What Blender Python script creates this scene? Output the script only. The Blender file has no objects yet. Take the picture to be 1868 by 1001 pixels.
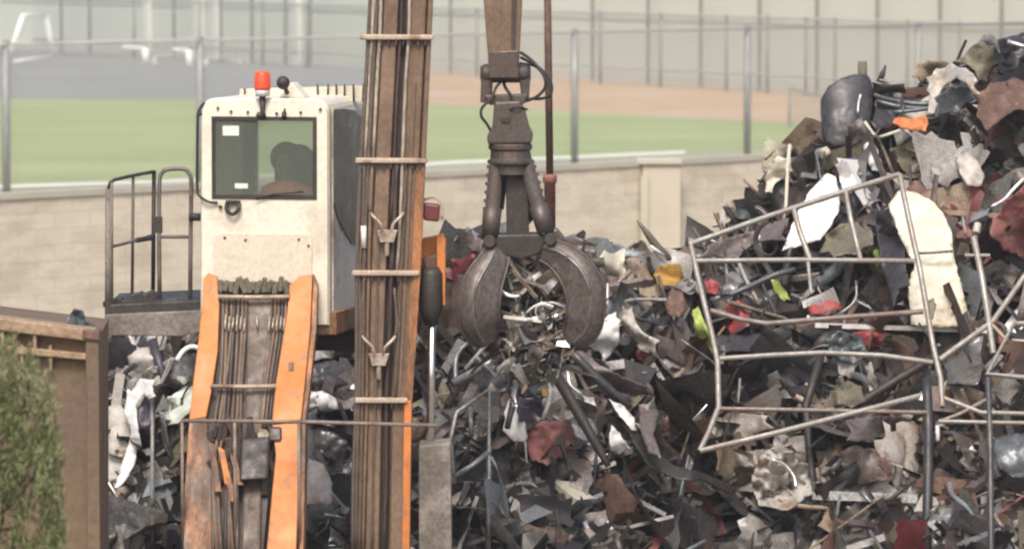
import bpy, bmesh, math, random
from mathutils import Vector, Matrix, noise, geometry
R = math.radians
C = bpy.context
sc = C.scene
rnd = random.Random(7)

# ---------------------------------------------------------------- camera, sky, sun
CAMH, F = 7.0, 9000.0          # camera height, focal length in photo pixels
PITCH = math.atan(600.5 / F)
cam_d = bpy.data.cameras.new("camera"); cam = bpy.data.objects.new("camera", cam_d)
sc.collection.objects.link(cam); sc.camera = cam
cam.location = (0, 0, CAMH); cam.rotation_euler = (R(90) - PITCH, 0, 0)
cam_d.sensor_width = 36; cam_d.lens = F / 1868 * 36
cam_d.clip_start = 1; cam_d.clip_end = 5000
cam_d.dof.use_dof = True; cam_d.dof.focus_distance = 47.5; cam_d.dof.aperture_fstop = 2.8

w = bpy.data.worlds.new("World"); sc.world = w; w.use_nodes = True
nt = w.node_tree
sky = nt.nodes.new("ShaderNodeTexSky"); sky.sky_type = 'NISHITA'; sky.sun_disc = False
SUN = Vector((-0.10, -0.72, 0.92)).normalized()
sky.sun_elevation = math.asin(SUN.z); sky.sun_rotation = math.atan2(SUN.x, SUN.y)
sky.air_density = 1.0; sky.dust_density = 6.0; sky.ozone_density = 0.6
nt.links.new(sky.outputs[0], nt.nodes["Background"].inputs[0])
nt.nodes["Background"].inputs[1].default_value = 0.13
sd = bpy.data.lights.new("sun", 'SUN'); sd.energy = 1.5; sd.angle = R(14); sd.color = (1, .97, .92)
so = bpy.data.objects.new("sun", sd); sc.collection.objects.link(so)
so.rotation_euler = SUN.to_track_quat('Z', 'Y').to_euler(); so.location = (0, 0, 60)
sc.view_settings.view_transform = 'Standard'; sc.view_settings.look = 'None'
sc.view_settings.exposure = 0.70; sc.view_settings.gamma = 1
sc.cycles.filter_width = 2.3
sc.cycles.max_bounces = 8; sc.cycles.transparent_max_bounces = 16

# ---------------------------------------------------------------- helpers
cp, sp = math.cos(PITCH), math.sin(PITCH)
def P(px, py, y):
    """the point of the ray through photo pixel (px,py) at world distance y"""
    dx = (px - 934) / F; v = (500.5 - py) / F
    dy = cp + v * sp; dz = -sp + v * cp
    t = y / dy
    return Vector((dx * t, y, CAMH + dz * t))
def PX(p):
    """world point -> photo pixel"""
    x, y, z = p[0], p[1], p[2] - CAMH
    f = y * cp - z * sp; u = y * sp + z * cp
    return 934 + x / f * F, 500.5 - u / f * F
def G(px, py, z=0.0):
    """where the ray through (px,py) meets height z"""
    a = P(px, py, 1.0)
    y = (z - CAMH) / (a.z - CAMH)
    return P(px, py, y)

def mat(name, col, rough=.6, metal=0.0, var=.25, scale=6.0, rust=None, rustamt=.5, bump=.0, col2=None, spec=.5, stretch=(1, 1, 1), rscale=None):
    m = bpy.data.materials.new(name); m.use_nodes = True
    n, l = m.node_tree.nodes, m.node_tree.links
    b = n["Principled BSDF"]
    b.inputs["Roughness"].default_value = rough; b.inputs["Metallic"].default_value = metal
    b.inputs["Specular IOR Level"].default_value = spec
    tc = n.new("ShaderNodeTexCoord"); mp = n.new("ShaderNodeMapping"); mp.inputs["Scale"].default_value = stretch
    l.new(tc.outputs["Object"], mp.inputs[0])
    nz = n.new("ShaderNodeTexNoise"); nz.inputs["Scale"].default_value = scale; nz.inputs["Detail"].default_value = 6; nz.inputs["Roughness"].default_value = .65
    l.new(mp.outputs[0], nz.inputs[0])
    r = n.new("ShaderNodeValToRGB"); r.color_ramp.elements[0].position = .3; r.color_ramp.elements[1].position = .7
    c2 = col2 if col2 else tuple(c * (1 - var) for c in col)
    c1 = col if col2 else tuple(min(1, c * (1 + var * .6)) for c in col)
    r.color_ramp.elements[0].color = (*c2, 1); r.color_ramp.elements[1].color = (*c1, 1)
    l.new(nz.outputs[0], r.inputs[0])
    out = r.outputs[0]
    if rust:
        n2 = n.new("ShaderNodeTexNoise"); n2.inputs["Scale"].default_value = rscale or scale * .45; n2.inputs["Detail"].default_value = 9; n2.inputs["Roughness"].default_value = .7
        l.new(mp.outputs[0], n2.inputs[0])
        r2 = n.new("ShaderNodeValToRGB"); r2.color_ramp.elements[0].position = .62 - rustamt * .22; r2.color_ramp.elements[1].position = .72 - rustamt * .18
        l.new(n2.outputs[0], r2.inputs[0])
        mx = n.new("ShaderNodeMix"); mx.data_type = 'RGBA'
        l.new(r2.outputs[0], mx.inputs[0]); l.new(out, mx.inputs[6]); mx.inputs[7].default_value = (*rust, 1)
        out = mx.outputs[2]
    if scale > 1.5:   # fine speckle of dirt and scratches
        n3 = n.new("ShaderNodeTexNoise"); n3.inputs["Scale"].default_value = scale * 7; n3.inputs["Detail"].default_value = 4; n3.inputs["Roughness"].default_value = .7
        l.new(mp.outputs[0], n3.inputs[0])
        r3 = n.new("ShaderNodeMapRange"); r3.inputs[1].default_value = .35; r3.inputs[2].default_value = .6; r3.inputs[3].default_value = 1 - min(.5, var * 1.6); r3.inputs[4].default_value = 1.05
        l.new(n3.outputs[0], r3.inputs[0])
        m3 = n.new("ShaderNodeVectorMath"); m3.operation = 'SCALE'; l.new(out, m3.inputs[0]); l.new(r3.outputs[0], m3.inputs["Scale"]); out = m3.outputs[0]
        r4 = n.new("ShaderNodeMapRange"); r4.inputs[1].default_value = .3; r4.inputs[2].default_value = .7; r4.inputs[3].default_value = min(1, rough * 1.35); r4.inputs[4].default_value = rough * .7
        l.new(nz.outputs[0], r4.inputs[0]); l.new(r4.outputs[0], b.inputs["Roughness"])
    l.new(out, b.inputs["Base Color"])
    if bump:
        bp = n.new("ShaderNodeBump"); bp.inputs["Strength"].default_value = bump; bp.inputs["Distance"].default_value = .02
        l.new(nz.outputs[0], bp.inputs["Height"]); l.new(bp.outputs[0], b.inputs["Normal"])
    return m

RUST = (.11, .055, .03)
GRIME = (.06, .05, .045)
M = {}
M['cab'] = mat('cab_paint', (.70, .66, .55), .42, 0, .07, 2.5, rust=(.56, .50, .40), rustamt=.4)
M['cab_side'] = mat('cab_side_tone', (.74, .69, .62), .5, 0, .1, 2.5, rust=(.3, .25, .2), rustamt=.6)  # cab colour retoned for how light falls on its side
M['panel'] = mat('panel_paint', (.60, .545, .44), .55, 0, .08, 4, rust=(.55, .46, .36), rustamt=.35)
M['orange'] = mat('orange_paint', (.56, .19, .048), .6, 0, .10, 1.6, rust=(.30, .15, .08), rustamt=.35, stretch=(1, 1, 1), rscale=7)
M['orange_dirty'] = mat('worn_orange_paint', (.40, .17, .06), .6, 0, .3, 4, rust=(.12, .07, .045), rustamt=.9, stretch=(2, 1, .6))
M['boom'] = mat('dusty_brown_boom', (.155, .098, .062), .6, 0, .2, 3, rust=(.20, .135, .09), rustamt=.7, stretch=(1.3, 1, .8))
M['boom_dark'] = mat('dark_brown_boom', (.055, .036, .030), .6, 0, .4, 4, rust=(.10, .065, .05), rustamt=.5, stretch=(3, 1, .4))  # darker boom brown, also carries the shade of hollows and recesses
M['hose'] = mat('dusty_hose', (.13, .095, .072), .6, 0, .3, 8)
M['hose_black'] = mat('black_hose', (.025, .023, .022), .5, 0, .3, 8)
M['hose_pale'] = mat('pale_hose', (.42, .365, .29), .5, 0, .3, 5, stretch=(1, 1, .4))
M['clamp'] = mat('clamp_metal', (.46, .37, .285), .6, 0, .2, 8, rust=(.22, .14, .09), rustamt=.6)
M['fitting'] = mat('fitting_metal', (.50, .42, .34), .4, .3, .2, 10, rust=(.2, .13, .09), rustamt=.5)
M['chrome'] = mat('chrome_rod', (.78, .76, .74), .22, 1.0, .05, 4)
M['grapple'] = mat('worn_grapple_steel', (.10, .086, .079), .48, .35, .25, 5, rust=(.10, .07, .055), rustamt=.6, bump=.15)
M['tine'] = mat('scuffed_tine_steel', (.135, .112, .10), .45, .3, .3, 4, rust=(.19, .165, .15), rustamt=.6, bump=.12, stretch=(1, 1, .7))
M['black'] = mat('black_rubber', (.018, .017, .017), .55, 0, .3, 8)
M['dark'] = mat('dark_grease', (.05, .042, .038), .55, .2, .4, 7)
M['rail'] = mat('railing_steel', (.17, .145, .125), .55, .1, .25, 7, rust=(.10, .07, .05), rustamt=.6)
M['platform'] = mat('platform_steel', (.24, .21, .18), .7, 0, .25, 4, rust=(.13, .11, .09), rustamt=.7)
M['rack'] = mat('rack_steel', (.29, .275, .25), .45, .25, .2, 6, rust=(.25, .20, .17), rustamt=.6)
M['rack_pink'] = mat('rusty_rack_steel', (.23, .195, .17), .5, .2, .25, 6, rust=(.20, .13, .11), rustamt=.7)
M['pole'] = mat('brown_pole', (.14, .085, .06), .6, 0, .25, 3, rust=(.25, .11, .08), rustamt=.4)
M['redpole'] = mat('red_oxide', (.30, .13, .095), .65, 0, .2, 5)
M['bin'] = mat('rusty_bin_steel', (.15, .105, .062), .75, 0, .15, 2.2, rust=(.13, .085, .06), rustamt=.7, bump=.1)
M['bin_rim'] = mat('bin_rim_steel', (.34, .24, .15), .7, 0, .25, 3, rust=(.2, .11, .06), rustamt=.6)
M['beacon'] = mat('beacon_lens', (.85, .085, .03), .35, 0, .1, 6)
M['white'] = mat('white_paint', (.66, .655, .64), .35, 0, .08, 5, rust=(.42, .36, .30), rustamt=.45)
M['cream'] = mat('cream_enamel', (.50, .475, .38), .45, 0, .10, 3, rust=(.30, .24, .15), rustamt=.5)
M['oldwhite'] = mat('stained_white', (.45, .42, .385), .5, 0, .15, 4, rust=(.28, .2, .14), rustamt=.6)
M['grey'] = mat('grey_metal', (.27, .27, .268), .35, .5, .3, 5, rust=(.12, .09, .075), rustamt=.6)
M['silver'] = mat('bright_metal', (.74, .73, .71), .28, .75, .2, 6, rust=(.3, .28, .26), rustamt=.35)
M['char'] = mat('charcoal_plastic', (.045, .043, .05), .45, 0, .35, 6, rust=(.09, .07, .06), rustamt=.5)
M['bluegrey'] = mat('blue_grey_metal', (.115, .13, .14), .4, .3, .3, 6, rust=(.08, .07, .07), rustamt=.4)
M['brown'] = mat('brown_rust', (.14, .08, .06), .75, 0, .35, 6, rust=(.22, .13, .09), rustamt=.5, bump=.2)
M['mauve'] = mat('dusty_mauve_metal', (.195, .165, .158), .5, .25, .25, 5, rust=(.11, .08, .075), rustamt=.6)
M['red'] = mat('red_paint', (.32, .05, .05), .5, 0, .25, 5, rust=(.13, .05, .05), rustamt=.6)
M['pinkred'] = mat('faded_red_paint', (.26, .095, .088), .6, 0, .25, 4, rust=(.17, .10, .09), rustamt=.7)
M['maroon'] = mat('maroon_paint', (.15, .03, .035), .45, 0, .3, 5)
M['lime'] = mat('lime_plastic', (.33, .42, .09), .5, 0, .25, 8, rust=(.13, .16, .05), rustamt=.6)
M['ochre'] = mat('ochre_cloth', (.42, .24, .05), .8, 0, .25, 8, rust=(.24, .14, .05), rustamt=.5)
M['scrap_orange'] = mat('scrap_orange', (.62, .20, .06), .6, 0, .25, 8, rust=(.3, .1, .05), rustamt=.5)
M['purple'] = mat('dark_purple_plastic', (.05, .038, .06), .4, 0, .3, 8)
M['olive'] = mat('olive_metal', (.17, .155, .105), .6, .1, .3, 6, rust=(.1, .085, .06), rustamt=.6)
M['gap_dark'] = mat('dark_gap_core', (.022, .019, .018), .85, 0, .5, 9, rust=(.05, .04, .035), rustamt=.5, bump=.6)  # near black: shade of the gaps between scrap pieces put into the colour
M['skin'] = mat('skin', (.16, .09, .06), .6, 0, .1, 5)
M['shirt'] = mat('orange_red_shirt', (.60, .13, .06), .8, 0, .2, 9)
M['hair'] = mat('dark_hair', (.02, .016, .014), .8, 0, .2, 20)
M['paper'] = mat('sticker_paper', (.62, .66, .60), .6, 0, .05, 5)
M['seat'] = mat('seat_cloth', (.03, .032, .034), .8, 0, .2, 10)

def finish_geo(me, smooth):
    if smooth:
        for p in me.polygons: p.use_smooth = True

ROOTLOC = {}
def ob(name, bm, m, parent=None, smooth=False, bev=0, sol=0, origin=None):
    """one mesh object; verts of bm are in world space"""
    me = bpy.data.meshes.new(name)
    if parent is not None: L = ROOTLOC[parent.name]
    elif origin is not None: L = Vector(origin)
    else:
        vs = [v.co for v in bm.verts]
        L = Vector((sum(v.x for v in vs) / len(vs), sum(v.y for v in vs) / len(vs), min(v.z for v in vs)))
    bmesh.ops.translate(bm, verts=bm.verts, vec=-L)
    bmesh.ops.recalc_face_normals(bm, faces=bm.faces)
    bm.to_mesh(me); bm.free()
    finish_geo(me, smooth)
    ms = m if isinstance(m, (list, tuple)) else [m]
    for x in ms: me.materials.append(M[x] if isinstance(x, str) else x)
    o = bpy.data.objects.new(name, me); sc.collection.objects.link(o)
    if parent is not None: o.parent = parent
    else: o.location = L
    ROOTLOC[o.name] = L
    if sol:
        s = o.modifiers.new("t", 'SOLIDIFY'); s.thickness = sol; s.offset = 0
    if bev:
        b = o.modifiers.new("b", 'BEVEL'); b.width = bev; b.segments = 2; b.limit_method = 'ANGLE'; b.angle_limit = R(35)
    return o
def tag(o, label, cat, group=None, kind=None):
    o["label"] = label; o["category"] = cat
    if group: o["group"] = group
    o["kind"] = kind or "thing"
    return o
def thing(name, label, cat, loc, group=None):
    o = bpy.data.objects.new(name, None); sc.collection.objects.link(o)
    o.location = loc; o.empty_display_size = .2; ROOTLOC[o.name] = Vector(loc)
    return tag(o, label, cat, group)
def struct(name, bm, m, **k):
    o = ob(name, bm, m, **k); o["kind"] = "structure"; return o

def prism(bm, pts, thick):
    """extrude polygon (list of world points) by vector or distance in +Y"""
    ex = Vector((0, thick, 0)) if not isinstance(thick, Vector) else thick
    a = [bm.verts.new(p) for p in pts]; b = [bm.verts.new(Vector(p) + ex) for p in pts]
    n = len(a)
    bm.faces.new(a); bm.faces.new(b[::-1])
    for i in range(n): bm.faces.new((a[i], b[i], b[(i + 1) % n], a[(i + 1) % n]))
def pp(bm, px, y, thick):
    prism(bm, [P(a, b, y) for a, b in px], thick)
def box(bm, c, s, rot=None):
    r = bmesh.ops.create_cube(bm, size=1)
    mt = Matrix.Translation(c) @ (rot.to_4x4() if rot else Matrix.Identity(4)) @ Matrix.Diagonal((*s, 1))
    bmesh.ops.transform(bm, matrix=mt, verts=r['verts'])
def tube(bm, pts, r, seg=8, caps=True, square=False):
    """sweep a round (or square) section along pts; r a number or list"""
    pts = [Vector(p) for p in pts]
    n = len(pts); rs = r if isinstance(r, (list, tuple)) else [r] * n
    if square: seg = 4
    prev = None; rings = []
    up = None
    for i, p in enumerate(pts):
        if i == 0: t = (pts[1] - p)
        elif i == n - 1: t = (p - pts[i - 1])
        else: t = (pts[i + 1] - p).normalized() + (p - pts[i - 1]).normalized()
        t.normalize()
        if up is None:
            up = t.cross(Vector((0, 1, 0)))
            if up.length < .1: up = t.cross(Vector((1, 0, 0)))
            up.normalize()
        else:
            up = (up - t * up.dot(t)).normalized()
        s = t.cross(up)
        off = math.pi / 4 if square else 0
        k = 1.35 if square else 1
        rings.append([bm.verts.new(p + (up * math.cos(2 * math.pi * j / seg + off) + s * math.sin(2 * math.pi * j / seg + off)) * rs[i] * k) for j in range(seg)])
    for i in range(n - 1):
        for j in range(seg):
            f = bm.faces.new((rings[i][j], rings[i][(j + 1) % seg], rings[i + 1][(j + 1) % seg], rings[i + 1][j]))
            f.smooth = not square
    if caps:
        bm.faces.new(rings[0]); bm.faces.new(rings[-1][::-1])
def smoothpath(pts, k=5):
    """Catmull-Rom through pts"""
    pts = [Vector(p) for p in pts]; out = []
    q = [pts[0] * 2 - pts[1]] + pts + [pts[-1] * 2 - pts[-2]]
    for i in range(1, len(q) - 2):
        for j in range(k):
            t = j / k; a, b, c, d = q[i - 1], q[i], q[i + 1], q[i + 2]
            out.append(.5 * ((2 * b) + (c - a) * t + (2 * a - 5 * b + 4 * c - d) * t * t + (3 * b - a - 3 * c + d) * t ** 3))
    out.append(pts[-1]); return out
def new(): return bmesh.new()
def cyl(bm, a, b, r, seg=14): tube(bm, [a, b], r, seg)

def polysheet(bm, poly, depthf, cell=14, crump=.03, seed=0, mi=0, freq=3.0, folds=0):
    """fill a pixel polygon with an irregular triangulated, crumpled surface; depthf(px,py)->y"""
    rr = random.Random(seed)
    xs = [p[0] for p in poly]; ys = [p[1] for p in poly]
    pts = []; edges = []
    n = len(poly)
    for i in range(n):
        a, b = poly[i], poly[(i + 1) % n]
        d = math.hypot(b[0] - a[0], b[1] - a[1]); k = max(1, int(d / cell))
        for j in range(k):
            t = j / k; jt = .22 * cell if j else .12 * cell
            pts.append(Vector((a[0] + (b[0] - a[0]) * t + rr.uniform(-jt, jt), a[1] + (b[1] - a[1]) * t + rr.uniform(-jt, jt))))
    nb = len(pts)
    edges = [(i, (i + 1) % nb) for i in range(nb)]
    def inside(x, y):
        c = False; j = n - 1
        for i in range(n):
            if (poly[i][1] > y) != (poly[j][1] > y) and x < (poly[j][0] - poly[i][0]) * (y - poly[i][1]) / (poly[j][1] - poly[i][1]) + poly[i][0]: c = not c
            j = i
        return c
    y = min(ys) + cell * .5
    while y < max(ys):
        x = min(xs) + cell * .5
        while x < max(xs):
            X, Y = x + rr.uniform(-.35, .35) * cell, y + rr.uniform(-.35, .35) * cell
            if inside(X, Y): pts.append(Vector((X, Y)))
            x += cell
        y += cell
    vv, ee, ff, *_ = geometry.delaunay_2d_cdt(pts, edges, [], 1, 1e-4)
    cell_s = 9.0
    bv = []
    off = Vector((seed * 3.7, seed * 1.3, 0))
    W0, H0 = max(xs) - min(xs), max(ys) - min(ys); sz = min(W0, H0) / 1800.0 * 10
    cr = [(rr.uniform(0, math.pi), min(xs) + W0 * rr.uniform(.2, .8), min(ys) + H0 * rr.uniform(.2, .8), rr.choice((-1, 1)) * rr.uniform(.5, 1.5)) for _ in range(folds)]
    for v in vv:
        d = depthf(v.x, v.y)
        q = Vector((v.x, v.y, 0)) / 100.0 * freq + off
        k = noise.noise(q) * 1.0 + noise.noise(q * 2.3) * .5 + abs(noise.noise(q * 1.4 + Vector((5, 5, 5)))) * .8
        for an, fx, fy, fs in cr:
            t_ = ((v.x - fx) * math.cos(an) + (v.y - fy) * math.sin(an)) / 180.0
            d += abs(t_) * fs * (1.0 if t_ > 0 else .4)
        bv.append(bm.verts.new(P(v.x, v.y, d + k * crump)))
    for f in ff:
        try:
            fc = bm.faces.new([bv[i] for i in f]); fc.material_index = mi
        except ValueError: pass

# ---------------------------------------------------------------- ground and field
def sheet(name, pts, m, z):
    bm = new(); bm.faces.new([bm.verts.new((p.x, p.y, z)) for p in pts]); return struct(name, bm, m, origin=(0, 0, 0))
M['yard'] = mat('yard_dirt', (.17, .145, .125), .9, 0, .3, .6, bump=.3)
M['far'] = mat('far_ground', (.30, .27, .23), .9, 0, .15, .05)
M['grass_m'] = mat('field_grass', (.25, .31, .105), .95, 0, .18, .12, rust=(.31, .335, .145), rustamt=.5, stretch=(.5, 1, 1), rscale=.06)
M['dirt_m'] = mat('infield_dirt', (.42, .27, .15), .95, 0, .12, .15, rust=(.44, .32, .22), rustamt=.5)
M['track_m'] = mat('grey_track', (.19, .20, .195), .9, 0, .12, .1, rust=(.215, .22, .205), rustamt=.5)
M['walk_m'] = mat('pale_path', (.50, .455, .37), .9, 0, .1, .3)
M['verge_m'] = mat('dusty_verge', (.33, .33, .23), .95, 0, .15, .2)
M['line_m'] = mat('chalk_line', (.72, .72, .62), .9, 0, .1, .5)
bm = new(); bm.faces.new([bm.verts.new(p) for p in [(-450, -30, 0), (450, -30, 0), (450, 700, 0), (-450, 700, 0)]])
struct('ground', bm, 'yard', origin=(0, 0, 0))
# the line where the far building stands, in photo pixels: base y at x
def ybase(x): return 88 + (x / 1500) * 82
def gl(f, x0, x1, n=12): return [G(x0 + (x1 - x0) * i / n, f(x0 + (x1 - x0) * i / n)) for i in range(n + 1)]
def lerp_tab(tab):
    def f(x):
        if x <= tab[0][0]: (x0, y0), (x1, y1) = tab[0], tab[1]
        else:
            for (x0, y0), (x1, y1) in zip(tab, tab[1:]):
                if x <= x1: break
        return y0 + (y1 - y0) * (x - x0) / (x1 - x0)
    return f
near = lerp_tab([(-600, 372), (0, 343), (360, 332), (800, 300), (1430, 272), (2500, 230)])
far = lerp_tab([(-600, 165), (0, 182), (640, 184), (800, 192), (1440, 226), (2500, 280)])
wallt = lerp_tab([(-600, 396), (0, 376), (1400, 292), (2500, 226)])
def band(name, f0, f1, m, z, x0=-1300, x1=2900):
    if x0 == -600: x0 = -1300
    if x1 == 2500: x1 = 2900
    a = gl(f0, x0, x1, 24); b = gl(f1, x0, x1, 24)
    bm = new()
    va = [bm.verts.new((p.x, p.y, z)) for p in a]; vb = [bm.verts.new((p.x, p.y, z)) for p in b]
    for i in range(len(a) - 1): bm.faces.new((va[i], va[i + 1], vb[i + 1], vb[i]))
    return struct(name, bm, m, origin=(0, 0, 0))
g0 = lambda x: near(x) + 110
band('path', g0, near, 'walk_m', .010)
band('verge', lambda x: near(x) + 20 if x > 600 else near(x) + 8, near, 'verge_m', .020)
band('field', near, far, 'grass_m', .030)
band('infield', far, lambda x: ybase(x) - 4, 'dirt_m', .030, 640, 2500)
band('running_track', far, lambda x: ybase(x) - 4, 'track_m', .034, -600, 690)
band('field_line', lambda x: near(x) + 3, lambda x: near(x) - 3, 'line_m', .045, -600, 1250)
# lighter worn corner of the field by the tall fence
# ---------------------------------------------------------------- far building
M['stucco'] = mat('pale_stucco', (.55, .585, .50), .9, 0, .03, .05)
M['stucco2'] = mat('white_trim', (.68, .69, .64), .8, 0, .03, .1)
M['stucco3'] = mat('panel_joint', (.50, .50, .44), .9, 0, .04, .1)
A, B = G(-900, ybase(-900)), G(2800, ybase(2800))
A.z = B.z = 0
dirw = (B - A).normalized(); nrm = Vector((-dirw.y, dirw.x, 0))
if nrm.y < 0: nrm = -nrm
root = thing('school_building', 'long pale cream building closing off the far side of the playing field', 'building', (A + B) / 2)
bm = new(); prism(bm, [A, B, B + Vector((0, 0, 13)), A + Vector((0, 0, 13))], nrm * 14)
ob('wall', bm, 'stucco', root)
def onwall(px):
    """point at the wall's foot seen at photo column px"""
    lo, hi = 0.0, 1.0
    for _ in range(40):
        mid = (lo + hi) / 2
        if PX(A + (B - A) * mid)[0] < px: lo = mid
        else: hi = mid
    return A + (B - A) * lo
bm = new()
for px in (272, 365, 398, 545): 
    p = onwall(px); wd = .42 if px != 365 else .55
    prism(bm, [p - dirw * wd - nrm * .25, p + dirw * wd - nrm * .25, p + dirw * wd - nrm * .25 + Vector((0, 0, 12.9)), p - dirw * wd - nrm * .25 + Vector((0, 0, 12.9))], nrm * .24)
ob('pilaster', bm, 'stucco2', root)
bm = new()
for z in (3.2, 6.4):
    a, b = A - nrm * .06 + Vector((0, 0, z)), B - nrm * .06 + Vector((0, 0, z))
    prism(bm, [a, b, b + Vector((0, 0, .09)), a + Vector((0, 0, .09))], nrm * .05)
ob('string_course', bm, 'stucco3', root)
bm = new()
prism(bm, [A - nrm * .12, B - nrm * .12, B - nrm * .12 + Vector((0, 0, .45)), A - nrm * .12 + Vector((0, 0, .45))], nrm * .11)
ob('plinth', bm, 'stucco3', root)

# ---------------------------------------------------------------- fences
def chainlink_mat(name, col, cov):
    m = bpy.data.materials.new(name); m.use_nodes = True
    n, l = m.node_tree.nodes, m.node_tree.links
    b = n["Principled BSDF"]; b.inputs["Base Color"].default_value = (*col, 1); b.inputs["Roughness"].default_value = .5; b.inputs["Metallic"].default_value = .2
    tc = n.new("ShaderNodeTexCoord"); fac = None
    for s in (1, -1):
        cb = n.new("ShaderNodeVectorMath"); cb.operation = 'DOT_PRODUCT'; cb.inputs[1].default_value = (9 * s, 0, 9)
        l.new(tc.outputs["Object"], cb.inputs[0])
        fr = n.new("ShaderNodeMath"); fr.operation = 'FRACT'; l.new(cb.outputs["Value"], fr.inputs[0])
        lt = n.new("ShaderNodeMath"); lt.operation = 'LESS_THAN'; lt.inputs[1].default_value = cov; l.new(fr.outputs[0], lt.inputs[0])
        if fac is None: fac = lt.outputs[0]
        else:
            mx = n.new("ShaderNodeMath"); mx.operation = 'MAXIMUM'; l.new(fac, mx.inputs[0]); l.new(lt.outputs[0], mx.inputs[1]); fac = mx.outputs[0]
    l.new(fac, b.inputs["Alpha"])
    return m
M['link'] = chainlink_mat('chain_link_wire', (.42, .43, .41), .16)
M['fpost'] = mat('grey_fence_post', (.25, .26, .25), .6, .1, .15, 2)
M['fpost2'] = mat('brown_grey_post', (.22, .22, .19), .6, .1, .15, 2)
M['galv'] = mat('galvanised_rail', (.36, .37, .36), .6, .1, .1, 2)
def fence(name, label, group, posts, height, pr, pm, rails, x0, x1, basef, mesh=True, rr=.04):
    a, b = G(x0, basef(x0)), G(x1, basef(x1)); a.z = b.z = 0
    rt = thing(name, label, 'fence', (a + b) / 2, group)
    for px in posts:
        lo, hi = 0.0, 1.0
        for _ in range(40):
            mid = (lo + hi) / 2
            if PX(a + (b - a) * mid)[0] < px: lo = mid
            else: hi = mid
        p = a + (b - a) * lo
        bm = new(); tube(bm, [p, p + Vector((0, 0, height + .06))], pr, 10)
        tube(bm, [p + Vector((0, 0, height + .05)), p + Vector((0, 0, height + .12))], [pr * 1.15, pr * .4], 10)
        ob('post', bm, pm, rt)
    for z in rails:
        bm = new(); tube(bm, [a + Vector((0, -pr, z)), b + Vector((0, -pr, z))], rr, 8)
        ob('rail', bm, 'galv', rt)
    if mesh:
        bm = new(); q = Vector((0, pr * 1.3, 0))
        bm.faces.new([bm.verts.new(v) for v in (a + q, b + q, b + q + Vector((0, 0, height)), a + q + Vector((0, 0, height)))])
        ob('wire_mesh', bm, 'link', rt)
    return rt
fA = lerp_tab([(-350, 378), (0, 357), (1050, 300), (1363, 285), (2300, 240)])
fence('tall_fence', 'tall chain link fence of thick grey posts along the near edge of the green field', None, [-338, 12, 366, 690, 1048, 1363, 1674, 1990], 4.25, .11, 'fpost', [4.25], -338, 1990, fA)
fB = lambda x: ybase(x) - 2 + 4
fence('ballfield_fence', 'very tall net fence of slim posts rising in front of the cream building', None,
      [112, 164, 318, 403, 460, 521, 566, 822, 1081, 1182, 1278, 1385, 1490, 1600, 1714, 1826, 1940], 8.6, .09, 'fpost2', [], -300, 2100, lambda x: ybase(x) + 3, False, .05)
fC = lambda x: ybase(x) + 7
fence('low_fence', 'lower railed fence with its top rail crossing the front of the cream building', None,
      [245, 365, 480, 560, 870, 895, 1095, 1205, 1325, 1400, 1470, 1523, 1655, 1750, 1870], 3.6, .07, 'fpost2', [3.6, .9], 60, 2100, fC, True, .05)
# diagonal wing of netting at the right end of the field
def fD(x): return 285 - (x - 1363) * -.0
a, b = G(1440, 232), G(1640, 300); a.z = b.z = 0
rt = thing('wing_fence', 'short chain link wing fence angling toward the black drum at the heap top', 'fence', (a + b) / 2)
for k in range(4):
    p = a + (b - a) * k / 3
    bm = new(); tube(bm, [p, p + Vector((0, 0, 1.5))], .05, 8); ob('post', bm, 'fpost', rt)
bm = new(); tube(bm, [a + Vector((0, 0, 1.5)), b + Vector((0, 0, 1.5))], .035, 6); ob('rail', bm, 'galv', rt)
bm = new(); bm.faces.new([bm.verts.new(v) for v in (a, b, b + Vector((0, 0, 1.5)), a + Vector((0, 0, 1.5)))]); ob('wire_mesh', bm, 'link', rt)

# goal frame and benches on the grey track
M['gwhite'] = mat('white_goal_paint', (.82, .82, .80), .5, 0, .05, 3)
def gp(px, py, y): return P(px, py, y)
yg = G(40, 112).y
def G3(px, py, base): return P(px, py, G(px, base).y)
rt = thing('goal_frame', 'white goal frame of leaning tubes standing on the grey track', 'goal', G(60, 112))
for a, b, r in (((42, 28), (14, 112), .13), ((84, 28), (97, 104), .13)):
    bm = new(); tube(bm, [G3(*a, b[1]), G3(*b, b[1])], r, 8); ob('post', bm, 'gwhite', rt)
bm = new(); tube(bm, [G3(42, 28, 112), G3(84, 28, 104)], .09, 8); ob('crossbar', bm, 'gwhite', rt)
bm = new(); tube(bm, [G3(26, 114, 114), G3(60, 109, 109), G3(97, 104, 104)], .15, 8); ob('base_bar', bm, 'gwhite', rt)
def benchy(pts, label):
    (x0, y0), (x1, y1) = pts
    a, b = G(x0, y0 + 12), G(x1, y1 + 12); a.z = b.z = 0
    r = thing('team_bench', label, 'bench', (a + b) / 2, 'white benches on the grey track')
    bm = new(); u = (b - a).normalized()
    prism(bm, [a + Vector((0, 0, .42)), b + Vector((0, 0, .42)), b + Vector((0, 0, .55)), a + Vector((0, 0, .55))], .6); ob('seat', bm, 'gwhite', r)
    for p in (a + u * .15, b - u * .15):
        bm = new(); box(bm, p + Vector((0, .3, .21)), (.14, .5, .418)); ob('leg', bm, 'gwhite', r)
    return r
benchy(((280, 106), (352, 100)), 'long white bench on the grey track beside the thick white post')
benchy(((374, 108), (428, 104)), 'white bench on the grey track just above the orange beacon side of the cab')
benchy(((436, 106), (452, 104)), 'shortest white bench on the grey track')
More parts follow.
